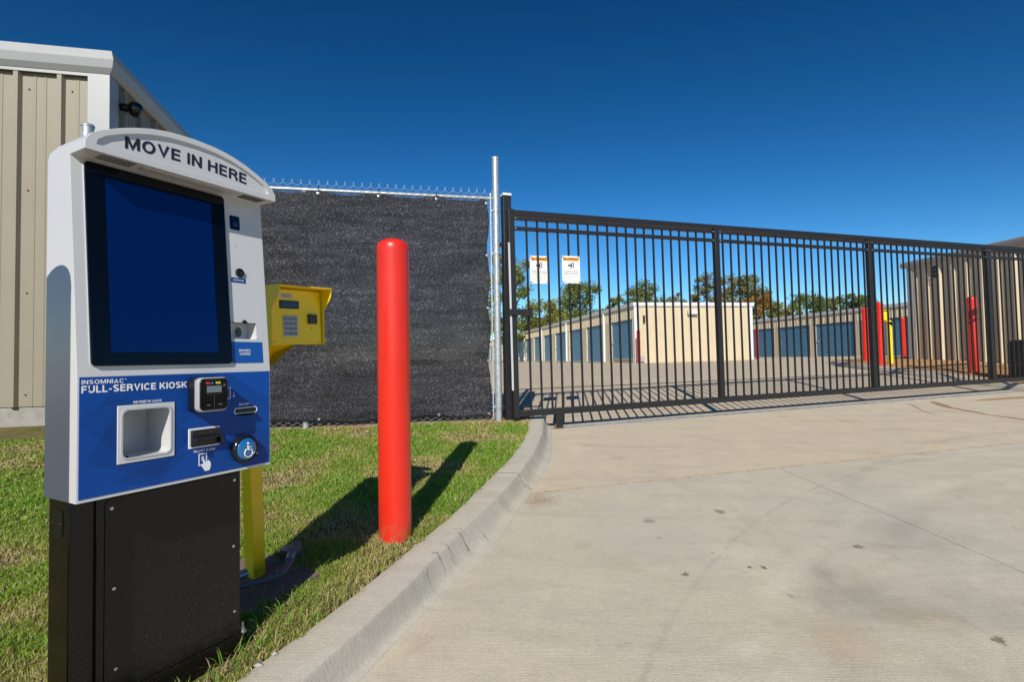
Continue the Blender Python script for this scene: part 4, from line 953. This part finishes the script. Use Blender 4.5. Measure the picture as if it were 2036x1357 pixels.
MB().box(.125, .24, -.075, -.045, 1.12, 1.195).box(.215, .24, -.085, .02, 1.12, 1.215).build('catch_plate', gate_black, gate, bevel=.003)

# gate post
gp_ = thing('gate_post', 'square black steel post with a white cap at the left end of the gate', 'gate post', (-.045, 6.045, .0), (0, 0, ga))
MB().box(-.047, .047, -.047, .047, .05, 2.80).build('shaft', gate_black, gp_, bevel=.004)
MB().prism([(-.052, 2.795), (.052, 2.795), (.050, 2.822), (-.050, 2.822)], -.052, .052).build('cap', M('white_cap', (.75, .74, .72), .6, var=.1, vscale=40), gp_, bevel=.003)
for z in (2.235, 1.375, .385): MB().box(-.105, -.047, -.008, .008, z-.025, z+.025).build('post_clamp', gate_black, gp_, bevel=.002)
MB().tube([(.02, -.10, 2.30), (.045, -.14, 2.12), (.075, -.15, 1.98), (.05, -.12, 1.93)], .0018, 5).build('loose_wire', ink, gp_)

# warning signs on the gate
def sign(x0, x1, z0, z1, y, head, lines, label, small):
    t = thing('warning_sign', label, 'sign', gate.matrix_basis @ Vector((x0, y, z0)), tuple(gate.rotation_euler), 'warning signs on the gate')
    w, h = x1-x0, z1-z0
    MB().prism(rrect(0, w, 0, h, .006, 3), -.001, .001).build('plate', M('sign_white', (.78, .78, .76), .4), t)
    MB().box(.012, w-.012, -.0018, -.0011, h*.822, h*.945).build('orange_band', M('sign_orange', (.85, .33, .01), .4), t)
    block(head, 'lettering', ink, t, w*.29, h*.85, h*.070, w*.61, y=-.002, sw=.22)
    MB().prism([(w*.10, h*.845), (w*.25, h*.845), (w*.175, h*.925)], -.0026, -.0019).build('hazard_triangle', ink, t)
    pg = MB().box(w*.62, w*.665, -.0016, -.0011, h*.57, h*.76).box(w*.33, w*.48, -.0016, -.0011, h*.62, h*.68)
    pg.prism([(w*.48+w*.05*math.cos(a)+w*.04, h*.65+h*.035*math.sin(a)) for a in np.linspace(0, 6.28, 11)[:-1]], -.0021, -.00165)
    for (a, b_), (c, d_) in [((.55, .67), (.44, .75)), ((.55, .67), (.58, .79)), ((.55, .62), (.42, .54)), ((.55, .62), (.56, .53))]:
        pg.tube([(w*a, -.0016, h*b_), (w*c, -.0016, h*d_)], .0035, 4)
    pg.build('pictogram', ink, t)
    z = h*.43
    grey = M('sign_text_grey', (.12, .12, .12), .5)
    for ln in lines: text(ln, 'lettering', grey, t, w*.5, z, h*.032, w*.78 if len(ln) > 16 else w*.6, y=-.0012, align='C', bold=.02); z -= h*.055
    for ln in small: text(ln, 'lettering', grey, t, w*.10, z, h*.016, w*.78, y=-.0012); z -= h*.045
    for xx in (.01, w-.01):
        for zz in (h*.955, h*.05): MB().box(xx-.018, xx+.018, -.004, .004, zz-.003, zz+.003).build('cable_tie', ink, t)
sm_e = ['Operate gate only when gate area is in', 'sight and free of people and obstructions.', 'Do not allow children to play in gate', 'area or operate gate.', 'Do not stand in gate path or walk', 'through path while gate is moving.']
sm_s = ['Opere el porton solo cuando el area del', 'porton este a la vista y libre de personas.', 'No permita que los ninos jueguen en', 'el area del porton ni lo operen.', 'No se pare en el camino del porton', 'mientras este en movimiento.']
sign(.262, .492, 1.505, 1.825, .020, 'WARNING', ['Moving Gate Can Cause', 'Serious Injury or Death'], 'white and orange sign headed WARNING behind a gate picket, left of the Spanish one', sm_e)
sign(.650, .882, 1.512, 1.832, -.017, 'ADVERTENCIA', ['Los portones en movimiento', 'pueden causar lesiones', 'graves o la muerte'], 'white and orange sign in Spanish on the gate, right of the one headed WARNING', sm_s)

# gate operator, right edge
go = thing('gate_operator', 'black gate motor housing behind the gate at the right edge', 'gate operator', (9.42, 9.75, g(9.3, 9.7)), (0, 0, ga))
MB().prism([(-.22, 0), (.24, 0), (.24, .70), (.16, .76), (-.10, .76), (-.22, .70)], -.2, .2).build('cover', M('operator_black', (.012, .012, .013), .35), go, bevel=.02, seg=3)
MB().box(-.25, .27, -.22, .22, -.06, .02).build('base', galv, go)
MB().lathe([(.05, 0), (.05, .02), (.02, .03), (0, .03)], 16, (-.12, -.2, .12), 'y').build('sprocket', galv, go)

# ------------------------------------------------------------------ island with mulch
isl = [(8.75, 8.2), (8.78, 10.2), (8.82, 11.7), (8.98, 13.6), (9.5, 15.5), (10.3, 17.2), (11.4, 18.3), (13.2, 18.9)]
def smooth_poly(P, n=8):
    out = []
    for i in range(len(P)-1):
        for k in range(n):
            t = k/n; q = [Vector((*P[max(0, min(len(P)-1, i+j))], 0)) for j in (-1, 0, 1, 2)]
            v = .5*((2*q[1])+(q[2]-q[0])*t+(2*q[0]-5*q[1]+4*q[2]-q[3])*t*t+(3*q[1]-q[0]-3*q[2]+q[3])*t**3); out.append((v.x, v.y))
    return out+[P[-1]]
ip = smooth_poly(isl); rows = []; mr_ = []
for i, (x, y) in enumerate(ip):
    a, b_ = ip[max(0, i-1)], ip[min(len(ip)-1, i+1)]; d = Vector((b_[0]-a[0], b_[1]-a[1])).normalized(); nx, ny = d.y, -d.x
    zz = g(x, y)
    rows.append([(x-nx*.04, y-ny*.04, zz-.16), (x-nx*.04, y-ny*.04, zz-.118), (x, y, zz-.02), (x+nx*.02, y+ny*.02, zz), (x+nx*.15, y+ny*.15, zz+.002), (x+nx*.155, y+ny*.155, zz-.1)])
    ex, ey = 12.6, y*.75+3.8 if y < 15.3 else 15.2
    r_ = []
    for k in range(25):
        t = k/24; X, Y = x+nx*.152+(ex-x)*t, y+ny*.152+(min(y, 16.2)*1.0-y)*t
        r_.append((X, Y, g(X, Y)-.012+.07*min(1, t*1.6)+.018*noise.noise((X*3, Y*3, 0))+.012*noise.noise((X*11, Y*11, 0))))
    mr_.append(r_)
o = grid('island_kerb', conc_kerb, rows); tag(o, kind='structure')
o = grid('mulch_bed', mulch_mat, mr_); tag(o, kind='structure')

# far yellow keypad stand on the island
fk = thing('keypad_stand', 'distant yellow keypad post on the island behind the gate', 'keypad', (9.92, 14.0, g(9.92, 14.0)), (0, 0, 0))
MB().box(-.045, .045, -.045, .045, -.1, 1.10).build('post', yellow, fk)
MB().prism([(.045, .98), (.045, 1.10), (-.12, 1.26), (-.12, 1.14)], -.045, .045).build('neck', yellow, fk)
MB().box(-.34, -.10, -.10, .09, 1.14, 1.40).build('enclosure', yellow, fk, bevel=.01)
MB().box(-.36, -.09, -.15, .10, 1.40, 1.415).build('hood_top', yellow, fk)

# ------------------------------------------------------------------ metal buildings
def ribprof(L_, pitch, dep, crest, run, off=.0):
    """polyline (x, out) of a ribbed sheet"""
    P = [(0, 0)]; x = off
    while x < L_-run*2-crest:
        if x > 0:
            P += [(x, 0), (x+run, dep), (x+run+crest, dep), (x+2*run+crest, 0)]
            for q in (.36, .66):
                m_ = x+(2*run+crest)+(pitch-2*run-crest)*q
                if m_+.03 < L_: P += [(m_-.012, 0), (m_-.006, .0045), (m_+.012, .0045), (m_+.018, 0)]
        x += pitch
    P.append((L_, 0)); return P
def ribwall(name, mat, parent, p, d, L_, z0, z1, pitch=.42, dep=.045, crest=.045, run=.022, off=.05):
    """p: start (x,y); d: unit direction; the outside lies to the right of d"""
    nx, ny = d[1], -d[0]; P = ribprof(L_, pitch, dep, crest, run, off); zt = z1 if callable(z1) else (lambda x: z1)
    v = []; f = []
    for x, o_ in P:
        X, Y = p[0]+d[0]*x+nx*o_, p[1]+d[1]*x+ny*o_; v += [(X, Y, z0), (X, Y, zt(x))]
    f = [(2*i, 2*i+2, 2*i+3, 2*i+1) for i in range(len(P)-1)]
    # back face gives the wall its thickness
    n = len(v); a, b_ = p, (p[0]+d[0]*L_, p[1]+d[1]*L_)
    v += [(a[0]-nx*.12, a[1]-ny*.12, z0), (a[0]-nx*.12, a[1]-ny*.12, zt(0)), (b_[0]-nx*.12, b_[1]-ny*.12, z0), (b_[0]-nx*.12, b_[1]-ny*.12, zt(L_))]
    f += [(n, n+1, n+3, n+2)]
    me = bpy.data.meshes.new(name); me.from_pydata(v, [], f)
    return finish(name, me, mat, parent, 0, 1, False, (0, 0, 0), (0, 0, 0))
def wallbox(p, d, x0, x1, o0, o1, z0, z1, mb_=None):
    """box in wall coordinates: x along, o outwards"""
    nx, ny = d[1], -d[0]; mb_ = mb_ or MB(); c = []
    for x in (x0, x1):
        for o_ in (o0, o1):
            for z in (z0, z1): c.append((p[0]+d[0]*x+nx*o_, p[1]+d[1]*x+ny*o_, z))
    return mb_.add(c, [(0, 1, 3, 2), (4, 6, 7, 5), (0, 4, 5, 1), (2, 3, 7, 6), (0, 2, 6, 4), (1, 5, 7, 3)])
def wallprof(p, d, x0, x1, prof, mb_=None, m0=0, m1=0):
    """profile [(out, z)] swept along the wall; m0/m1 = mitre factors"""
    nx, ny = d[1], -d[0]; mb_ = mb_ or MB(); n = len(prof); v = []
    for x, m_ in ((x0, -m0), (x1, m1)):
        for o_, z in prof: v.append((p[0]+d[0]*(x+m_*o_)+nx*o_, p[1]+d[1]*(x+m_*o_)+ny*o_, z))
    return mb_.add(v, [tuple(range(n)), tuple(range(2*n-1, n-1, -1))]+[(i, i+n, (i+1) % n+n, (i+1) % n) for i in range(n)])

# office building, left
off = thing('metal_building', 'tan ribbed metal building with white eave at the left edge', 'building')
d1 = (.977, .211); Cn = (-4.63, 6.06); L1 = 7.0; p1 = (Cn[0]-d1[0]*L1, Cn[1]-d1[1]*L1)
ribwall('wall', tan, off, p1, d1, L1-.17, .49, 4.27, .42, .045, .045, .022, off=.20)
d2 = (-.211, .977)
ribwall('wall', tan, off, Cn, d2, 16, .49, 4.27, .42, .045, .045, .022, off=.30)
wallbox(p1, d1, -.1, L1-.012, -.25, -.012, -.1, .49).build('foundation', found, off, bevel=.012)
wallbox(Cn, d2, .0, 16, -.25, -.012, -.1, .488).build('foundation', found, off, bevel=.012)
ct = wallbox(p1, d1, L1-.17, L1+.052, -.02, .054, .50, 4.27); wallbox(Cn, d2, -.05, .15, -.02, .050, .50, 4.27, ct); ct.build('corner_trim', trim_white, off, bevel=.003)
prof = [(-.05, 4.27), (.055, 4.275), (.095, 4.33), (.115, 4.42), (.08, 4.535), (-.05, 4.545)]
wallprof(p1, d1, -.3, L1, prof, m1=1).build('eave_gutter', trim_white, off)
wallprof(Cn, d2, 0, 16, prof, m0=1).build('eave_gutter', trim_grey, off)
ex = wallbox(p1, d1, -.3, L1+.0, .045, .053, 4.235, 4.268); ex.build('drip_edge', trim_white, off)
MB().add([(p1[0], p1[1], 4.535), (Cn[0]-.02, Cn[1]+.02, 4.535), (Cn[0]+d2[0]*16, Cn[1]+d2[1]*16, 4.535), (p1[0]+d2[0]*16, p1[1]+d2[1]*16, 4.535),
          (p1[0], p1[1], 4.50), (Cn[0]-.02, Cn[1]+.02, 4.50), (Cn[0]+d2[0]*16, Cn[1]+d2[1]*16, 4.50), (p1[0]+d2[0]*16, p1[1]+d2[1]*16, 4.50)],
         [(0, 1, 2, 3), (4, 5, 6, 7), (0, 1, 5, 4), (1, 2, 6, 5), (2, 3, 7, 6), (3, 0, 4, 7)]).build('roof', roof_mat, off)
# sheet screws
scw = MB(); nx1, ny1 = d1[1], -d1[0]
for rowz in (.62, 1.75, 2.9, 4.05):
    for k in range(16):
        for q in (.055, .36):
            x = .20+.42*k+.10+q
            if x < L1-.25: X, Y = p1[0]+d1[0]*x, p1[1]+d1[1]*x; scw.tube([(X, Y, rowz+.01*(k % 2)), (X+nx1*.012, Y+ny1*.012, rowz+.01*(k % 2))], .008, 6)
o = scw.build('sheet_screws', dark_paint, off); o['kind'] = 'stuff'
# dome camera
cc = Vector((Cn[0]-.211*.33, Cn[1]+.977*.33, 4.06)); cm = thing('security_camera', 'dark dome security camera under the eave of the tan building', 'camera', cc, (0, 0, math.atan2(d2[1], d2[0])))
MB().lathe([(.055, 0), (.05, .05), (.03, .10), (.03, .14)], 16, (0, 0, 0), 'y').build('arm', black_plastic, cm, smooth=True)
MB().lathe([(.0, -.105), (.04, -.095), (.068, -.06), (.078, -.02), (.080, .03), (.06, .06), (0, .065)], 20, (0, -.15, 0)).build('dome', M('dome_glass', (.01, .01, .012), .08), cm, smooth=True)

# storage rows
def rolldoor(parent, p, d, x0, x1, z0, z1, gap=0):
    mb_ = MB(); nx, ny = d[1], -d[0]; v = []; f = []; n = int((z1-z0)/.085); 
    for i in range(n*4+1):
        ph = i % 4; z = z0+gap+(z1-z0-gap)*i/(n*4); o_ = (-.085, -.060, -.058, -.083)[ph]
        for x in (x0, x1): v.append((p[0]+d[0]*x+nx*o_, p[1]+d[1]*x+ny*o_, z))
    f = [(2*i, 2*i+1, 2*i+3, 2*i+2) for i in range(n*4)]
    me = bpy.data.meshes.new('roll_door'); me.from_pydata(v, [], f)
    o = finish('roll_door', me, door_blue, parent, 0, 1, False, (0, 0, 0), (0, 0, 0))
    wallbox(p, d, x0, x1, -.10, -.045, z0+gap, z0+gap+.05).build('door_bottom_bar', galv, o)
    wallbox(p, d, x0+.08, x0+.24, -.057, -.02, z0+1.0, z0+1.10).build('latch', galv, o)
    return o
def row(label, corner, dirn, Lr, W, z0, H, doors, side, gable=True, name='storage_building', light=False, spouts=()):
    """corner: near corner; dirn: direction of the long door wall, away from the corner; side=-1: doors look to -x"""
    t = thing(name, label, 'building')
    far = (corner[0]+dirn[0]*Lr, corner[1]+dirn[1]*Lr); back = (-dirn[0], -dirn[1])
    # door wall is walked so that its outside is on the right hand
    p, d = (far, back)
    zt = z0+H; X = lambda s: Lr-s      # s measured from the near corner
    dh = 2.16; edges = []; s = 0
    for a, b_, gp2 in doors:
        rolldoor(t, p, d, X(b_), X(a), z0, z0+dh, gp2)
        if gp2: wallbox(p, d, X(b_), X(a), -.6, -.55, z0-.02, z0+.3).build('painted_dark', dark_paint, t)  # near-black sheet paints the shade behind a raised door
        wallbox(p, d, X(a)-.0, X(a)+.05, -.10, .012, z0, z0+dh+.05).build('door_frame', cream, t); wallbox(p, d, X(b_)-.05, X(b_), -.10, .012, z0, z0+dh+.05).build('door_frame', cream, t)
    prev = 0
    for a, b_, gp2 in doors+[(Lr, Lr, 0)]:
        if a-prev > .12: wallbox(p, d, X(a-.05 if a < Lr else a), X(prev+(.05 if prev else 0)), -.1, 0, z0-.1, z0+dh).build('pier', cream, t, bevel=.002)
        prev = b_
    ribwall('header_panel', cream, t, p, d, Lr, z0+dh, zt-.12, .3, .02, .03, .015, off=.1)
    pr = [(-.05, zt-.14), (.07, zt-.14), (.10, zt-.04), (.09, zt+.05), (-.05, zt+.06)]
    wallprof(p, d, -.02, Lr, pr, m1=1).build('eave_gutter', trim_bright, t, bevel=.004)
    gd = (dirn[1], -dirn[0])   # along the gable towards +x
    if gable:
        ribwall('wall', cream, t, corner, gd, W, z0-.05, zt-.10, .305, .028, .03, .018, off=.08)
        ct_ = wallbox(corner, gd, -.03, .14, -.02, .034, z0-.05, zt-.12); ct_.build('corner_trim', trim_bright, t)
        wallbox(corner, gd, W-.14, W+.02, -.02, .034, z0-.05, zt-.12).build('corner_trim', trim_bright, t)
        wallprof(corner, gd, 0, W, pr, m0=1, m1=1).build('gable_trim', trim_bright, t, bevel=.004)
    wallbox(corner, gd, -.1, W+.1, -Lr, -.08, zt+.0, zt+.055).build('roof', roof_mat, t)
    wallbox(corner, gd, .12, W-.05, -Lr, -.3, z0-.1, zt-.02).build('core', cream, t)
    for s in spouts: wallbox(p, d, X(s)-.06, X(s)+.06, .001, .10, z0, zt-.14).build('downspout', trim_bright, t)
    if light:
        wl_ = wallbox(corner, gd, 2.75, 3.25, .03, .22, zt-.55, zt-.33).build('wall_light', M('fixture_white', (.65, .64, .6), .5), t, bevel=.02)
        wallbox(corner, gd, .42, .50, .02, .12, zt-.95, zt-.6).build('alarm_box', dark_paint, t)
        wallbox(corner, gd, .22, .42, .02, .14, z0+.05, z0+.30).build('junction_box', grey_plastic, t)
    return t
dA = Vector((-.168, .986)).normalized()
doorsA = [(.28, 3.28, .16)]+[(.28+3.98*k+.45, 3.28+3.98*k+.45, 0) for k in range(1, 19)]
row('cream storage block with its gable facing the gate and blue doors down its left side', (6.0, 26.0), tuple(dA), 78, 6.3, .60, 2.9, doorsA, -1, light=True, spouts=[4.35+7.96*k for k in range(9)])
dB = Vector((-.17, .985)).normalized(); cB = (21.3, 28.0)
doorsB = [(.5+3.66*k, 3.65+3.66*k, 0) for k in range(0, 8)]
row('long storage block with blue roll doors behind the red bollards, right of the cream gable', cB, tuple(dB), 34, 8, .66, 2.87, doorsB, -1)

# building E on the right
eb = thing('metal_building', 'ribbed metal building marked with a black letter E at the right edge', 'building')
cE = (11.65, 15.5); dE = Vector((.065, -.998)).normalized(); pE = cE
# walk from the far end of the wall... outside must lie to the right of the direction: towards the camera the outside (-x) is on the right
ribwall('wall', cream, eb, cE, tuple(dE), 4.6, .60, 3.42, .41, .05, .055, .03, off=.12)
wallbox(cE, tuple(dE), -.06, .13, -.02, .06, .60, 3.42).build('corner_trim', trim_white, eb)
prE = [(-.05, 3.40), (.075, 3.40), (.10, 3.44), (.10, 3.56), (-.05, 3.59)]
wallprof(cE, tuple(dE), -.25, 4.6, prE).build('eave_gutter', trim_white, eb, bevel=.01)
dE2 = (-dE.y, dE.x)
wallbox(cE, tuple(dE), -.05, 4.6, -8, -.08, 3.44, 3.54).build('roof', roof_mat, eb)
wallbox(cE, tuple(dE), -.0, 4.6, -8, -.13, .4, 3.44).build('core', tan, eb)
wallbox(cE, tuple(dE), 0, 4.6, -.02, .004, .5, .66).build('foundation', found, eb)
te = block('E', 'letter', ink, eb, 0, 0, .30, .20, y=0, sw=.24)
nE = (dE.y, -dE.x)
for v in te.data.vertices:
    x, z = v.co.x, v.co.z; s = .82+x; v.co = (cE[0]+dE.x*s+nE[0]*.056, cE[1]+dE.y*s+nE[1]*.056, 2.98+z)

# ------------------------------------------------------------------ trees
def tree(x, y, H_, Rc, cols_, label, n=2600, seed=1, low=.25, leaf=.22, gaps=.5, zb=.4):
    rs = random.Random(seed); t = thing('tree', label, 'tree', (x, y, zb), group='trees beyond the storage yard')
    tk = MB(); tk.tube([(0, 0, 0), (.1, 0, H_*.3), (rs.uniform(-.3, .3), 0, H_*.6), (rs.uniform(-.5, .5), 0, H_*.85)], [H_*.022, H_*.017, H_*.010, H_*.003], 8)
    cl = []
    nb = 46
    for k in range(nb):
        a = rs.uniform(0, 6.28); hh = rs.uniform(low, .97); rr = Rc*math.sqrt(max(.05, 1-((hh-.58)/.48)**2))*rs.uniform(.35, 1.0)
        c = Vector((rr*math.cos(a), rr*math.sin(a), H_*hh)); cl.append((c, Rc*rs.uniform(.18, .42)))
        if k % 2 == 0: tk.tube([(0, 0, H_*hh*.6), (c.x*.5, c.y*.5, H_*hh*.82), tuple(c)], [H_*.008, H_*.005, H_*.002], 5)
    tk.build('trunk', bark, t)
    V = []; C_ = []
    for k in range(n):
        c, r_ = cl[rs.randrange(nb)]
        u = Vector((rs.gauss(0, 1), rs.gauss(0, 1), rs.gauss(0, 1))).normalized()*r_*rs.random()**.75; u.z *= .8
        p = c+u; s = leaf*rs.uniform(.6, 1.3)
        a = Vector((rs.gauss(0, 1), rs.gauss(0, 1), rs.gauss(0, .6))).normalized(); b_ = a.cross(Vector((rs.gauss(0, 1), rs.gauss(0, 1), rs.gauss(0, 1)))).normalized()
        V += [tuple(p-a*s), tuple(p-b_*s*.55), tuple(p+a*s), tuple(p+b_*s*.55)]
        cc_ = cols_[rs.randrange(len(cols_))]; q = rs.uniform(.65, 1.25); C_ += [(cc_[0]*q, cc_[1]*q, cc_[2]*q, 1)]*4
    me = bpy.data.meshes.new('crown'); me.from_pydata(V, [], [(4*i, 4*i+1, 4*i+2, 4*i+3) for i in range(n)])
    at_ = me.color_attributes.new('tint', 'FLOAT_COLOR', 'POINT'); at_.data.foreach_set('color', np.array(C_, dtype=float).ravel())
    me.materials.append(leaf_mat); o = bpy.data.objects.new('crown', me); col.objects.link(o); o.parent = t
    return t
GR = [(.19, .26, .07), (.27, .34, .10), (.14, .20, .06)]; YG = [(.43, .42, .09), (.35, .36, .09), (.24, .27, .07)]
BR = [(.31, .25, .12), (.38, .29, .14), (.22, .23, .09)]; OR = [(.50, .20, .03), (.42, .26, .04), (.30, .22, .04)]
def at_px(px, top, Y, wpx): # crown centre / top -> metres at distance Y (design helper)
    hz = 711-.0155*(px-1018); return (px-1018)/1060*Y, .95+(hz-top)/1060*Y-.4, wpx/2/1060*Y
TL = [(1012, 505, 52, 100, GR+YG[:1], 'tall green tree seen between the fence pole and the first gate pickets', .2, 5200),
      (1148, 558, 60, 95, GR+YG[1:], 'green tree with an airy crown behind the Spanish sign', .25, 4000),
      (1082, 600, 58, 80, YG+OR[2:], 'yellow green tree behind the far end of the cream block', .1, 3600),
      (1128, 612, 62, 90, YG+[(.36, .26, .04)], 'golden green bushy tree right of the yellow green one', .1, 3600),
      (1268, 562, 75, 90, [(.22, .27, .07), (.17, .22, .06), (.28, .30, .08)], 'light green round tree above the left end of the cream gable', .3, 4200),
      (1224, 592, 85, 36, YG+GR, 'small dull green tree at the eave left of the light green one', .2, 1800),
      (1336, 576, 80, 40, BR, 'small brown tree above the middle of the cream gable', .3, 1300),
      (1376, 584, 84, 40, BR, 'thin brown tree right of the small brown one', .3, 1000),
      (1422, 540, 78, 70, BR+GR[:1], 'tall brown green tree behind the main gate stile', .3, 3300),
      (1486, 546, 80, 78, BR+GR[:2], 'broad brown green tree rising over the right end of the cream gable', .3, 3600),
      (1508, 586, 66, 52, OR, 'orange autumn tree by the right end of the cream gable', .1, 3000),
      (1548, 600, 70, 62, YG+BR[:1], 'olive yellow tree right of the orange one', .1, 3000),
      (1604, 586, 88, 70, GR, 'dark green tree above the long storage block', .2, 3200),
      (1644, 588, 92, 54, YG[1:]+GR[:1], 'olive tree between two darker green ones', .2, 2400),
      (1688, 584, 90, 56, GR+[(.18, .24, .06)], 'green tree left of the two red bollards', .2, 2600),
      (1722, 588, 94, 46, GR, 'green tree above the pair of red bollards', .2, 2200)]
for i, (px, top, Y, w, cs_, lab, lo, n) in enumerate(TL):
    x, h, r_ = at_px(px, top, Y, w); tree(x, Y, h, r_*1.22, cs_, lab, int(n*2.3), 100+i, lo, .0023*Y)

# ------------------------------------------------------------------ small debris
rs = random.Random(5); mb = MB()
def pebble(mb_, x, y, z, s):
    v = [(x+s*rs.uniform(.5, 1)*a, y+s*rs.uniform(.5, 1)*b_, z+s*.6*c*rs.uniform(.5, 1)) for a, b_, c in ((1, 0, 0), (-1, 0, 0), (0, 1, 0), (0, -1, 0), (0, 0, 1), (0, 0, -1))]
    mb_.add(v, [(0, 2, 4), (2, 1, 4), (1, 3, 4), (3, 0, 4), (2, 0, 5), (1, 2, 5), (3, 1, 5), (0, 3, 5)])
for k in range(170):
    x, y = .14+abs(rs.gauss(0, .09)), 3.80+rs.gauss(0, .06)
    pebble(mb, x, y, g(x, y)-.118, rs.uniform(.0015, .0045))
for k in range(110):
    x = rs.uniform(0, 3.5); y = rs.uniform(2, 5.8)
    if x > kg(y)+.05: pebble(mb, x, y, g(x, y)-.119, rs.uniform(.001, .0035))
o = mb.build('dirt_crumbs', M('crumb_brown', (.20, .13, .07), .9)); tag(o, 'brown dirt crumbs scattered on the drive near the kerb joint', 'dirt', kind='stuff')
mb = MB()
for k in range(60):
    a = rs.uniform(0, 6.28); x, y = -.56+rs.gauss(0, .05), 2.80+rs.gauss(0, .08); pebble(mb, x, y, lawnz(x, y)+.004, rs.uniform(.004, .012))
for x, y, s in ((-1.13, 2.75, .012), (-1.0, 2.95, .010), (-.86, 1.80, .020), (-.83, 1.86, .014), (-1.22, 3.0, .012), (-.95, 2.62, .009)): pebble(mb, x, y, lawnz(x, y)+.014, s)
o = mb.build('gravel', stone_mat); tag(o, 'pale gravel bits lying in the grass by the bollard foot', 'gravel', kind='stuff')
# soil strip between lawn and fence, at post feet
mb = MB(); prev = None
for i in range(80):
    x = -4.0+4.2*i/79; yc = 6.0+.216*(x+.16)+.04; w = .13+.05*noise.noise((x*3, 0, 0)); cur = [(x, yc+w*q, lawnz(x, yc+w*q)+(.003, .016, .05)[k_]) for k_, q in enumerate((-1, .25, 3.2))]
    if prev: mb.add([*prev, *cur], [(0, 3, 4, 1), (1, 4, 5, 2)])
    prev = cur
o = mb.build('soil_strip', M('dry_orange_soil', (.36, .22, .11), .95, var=.3, vscale=18, bump=.6, bscale=80), None, smooth=True); tag(o, kind='structure')
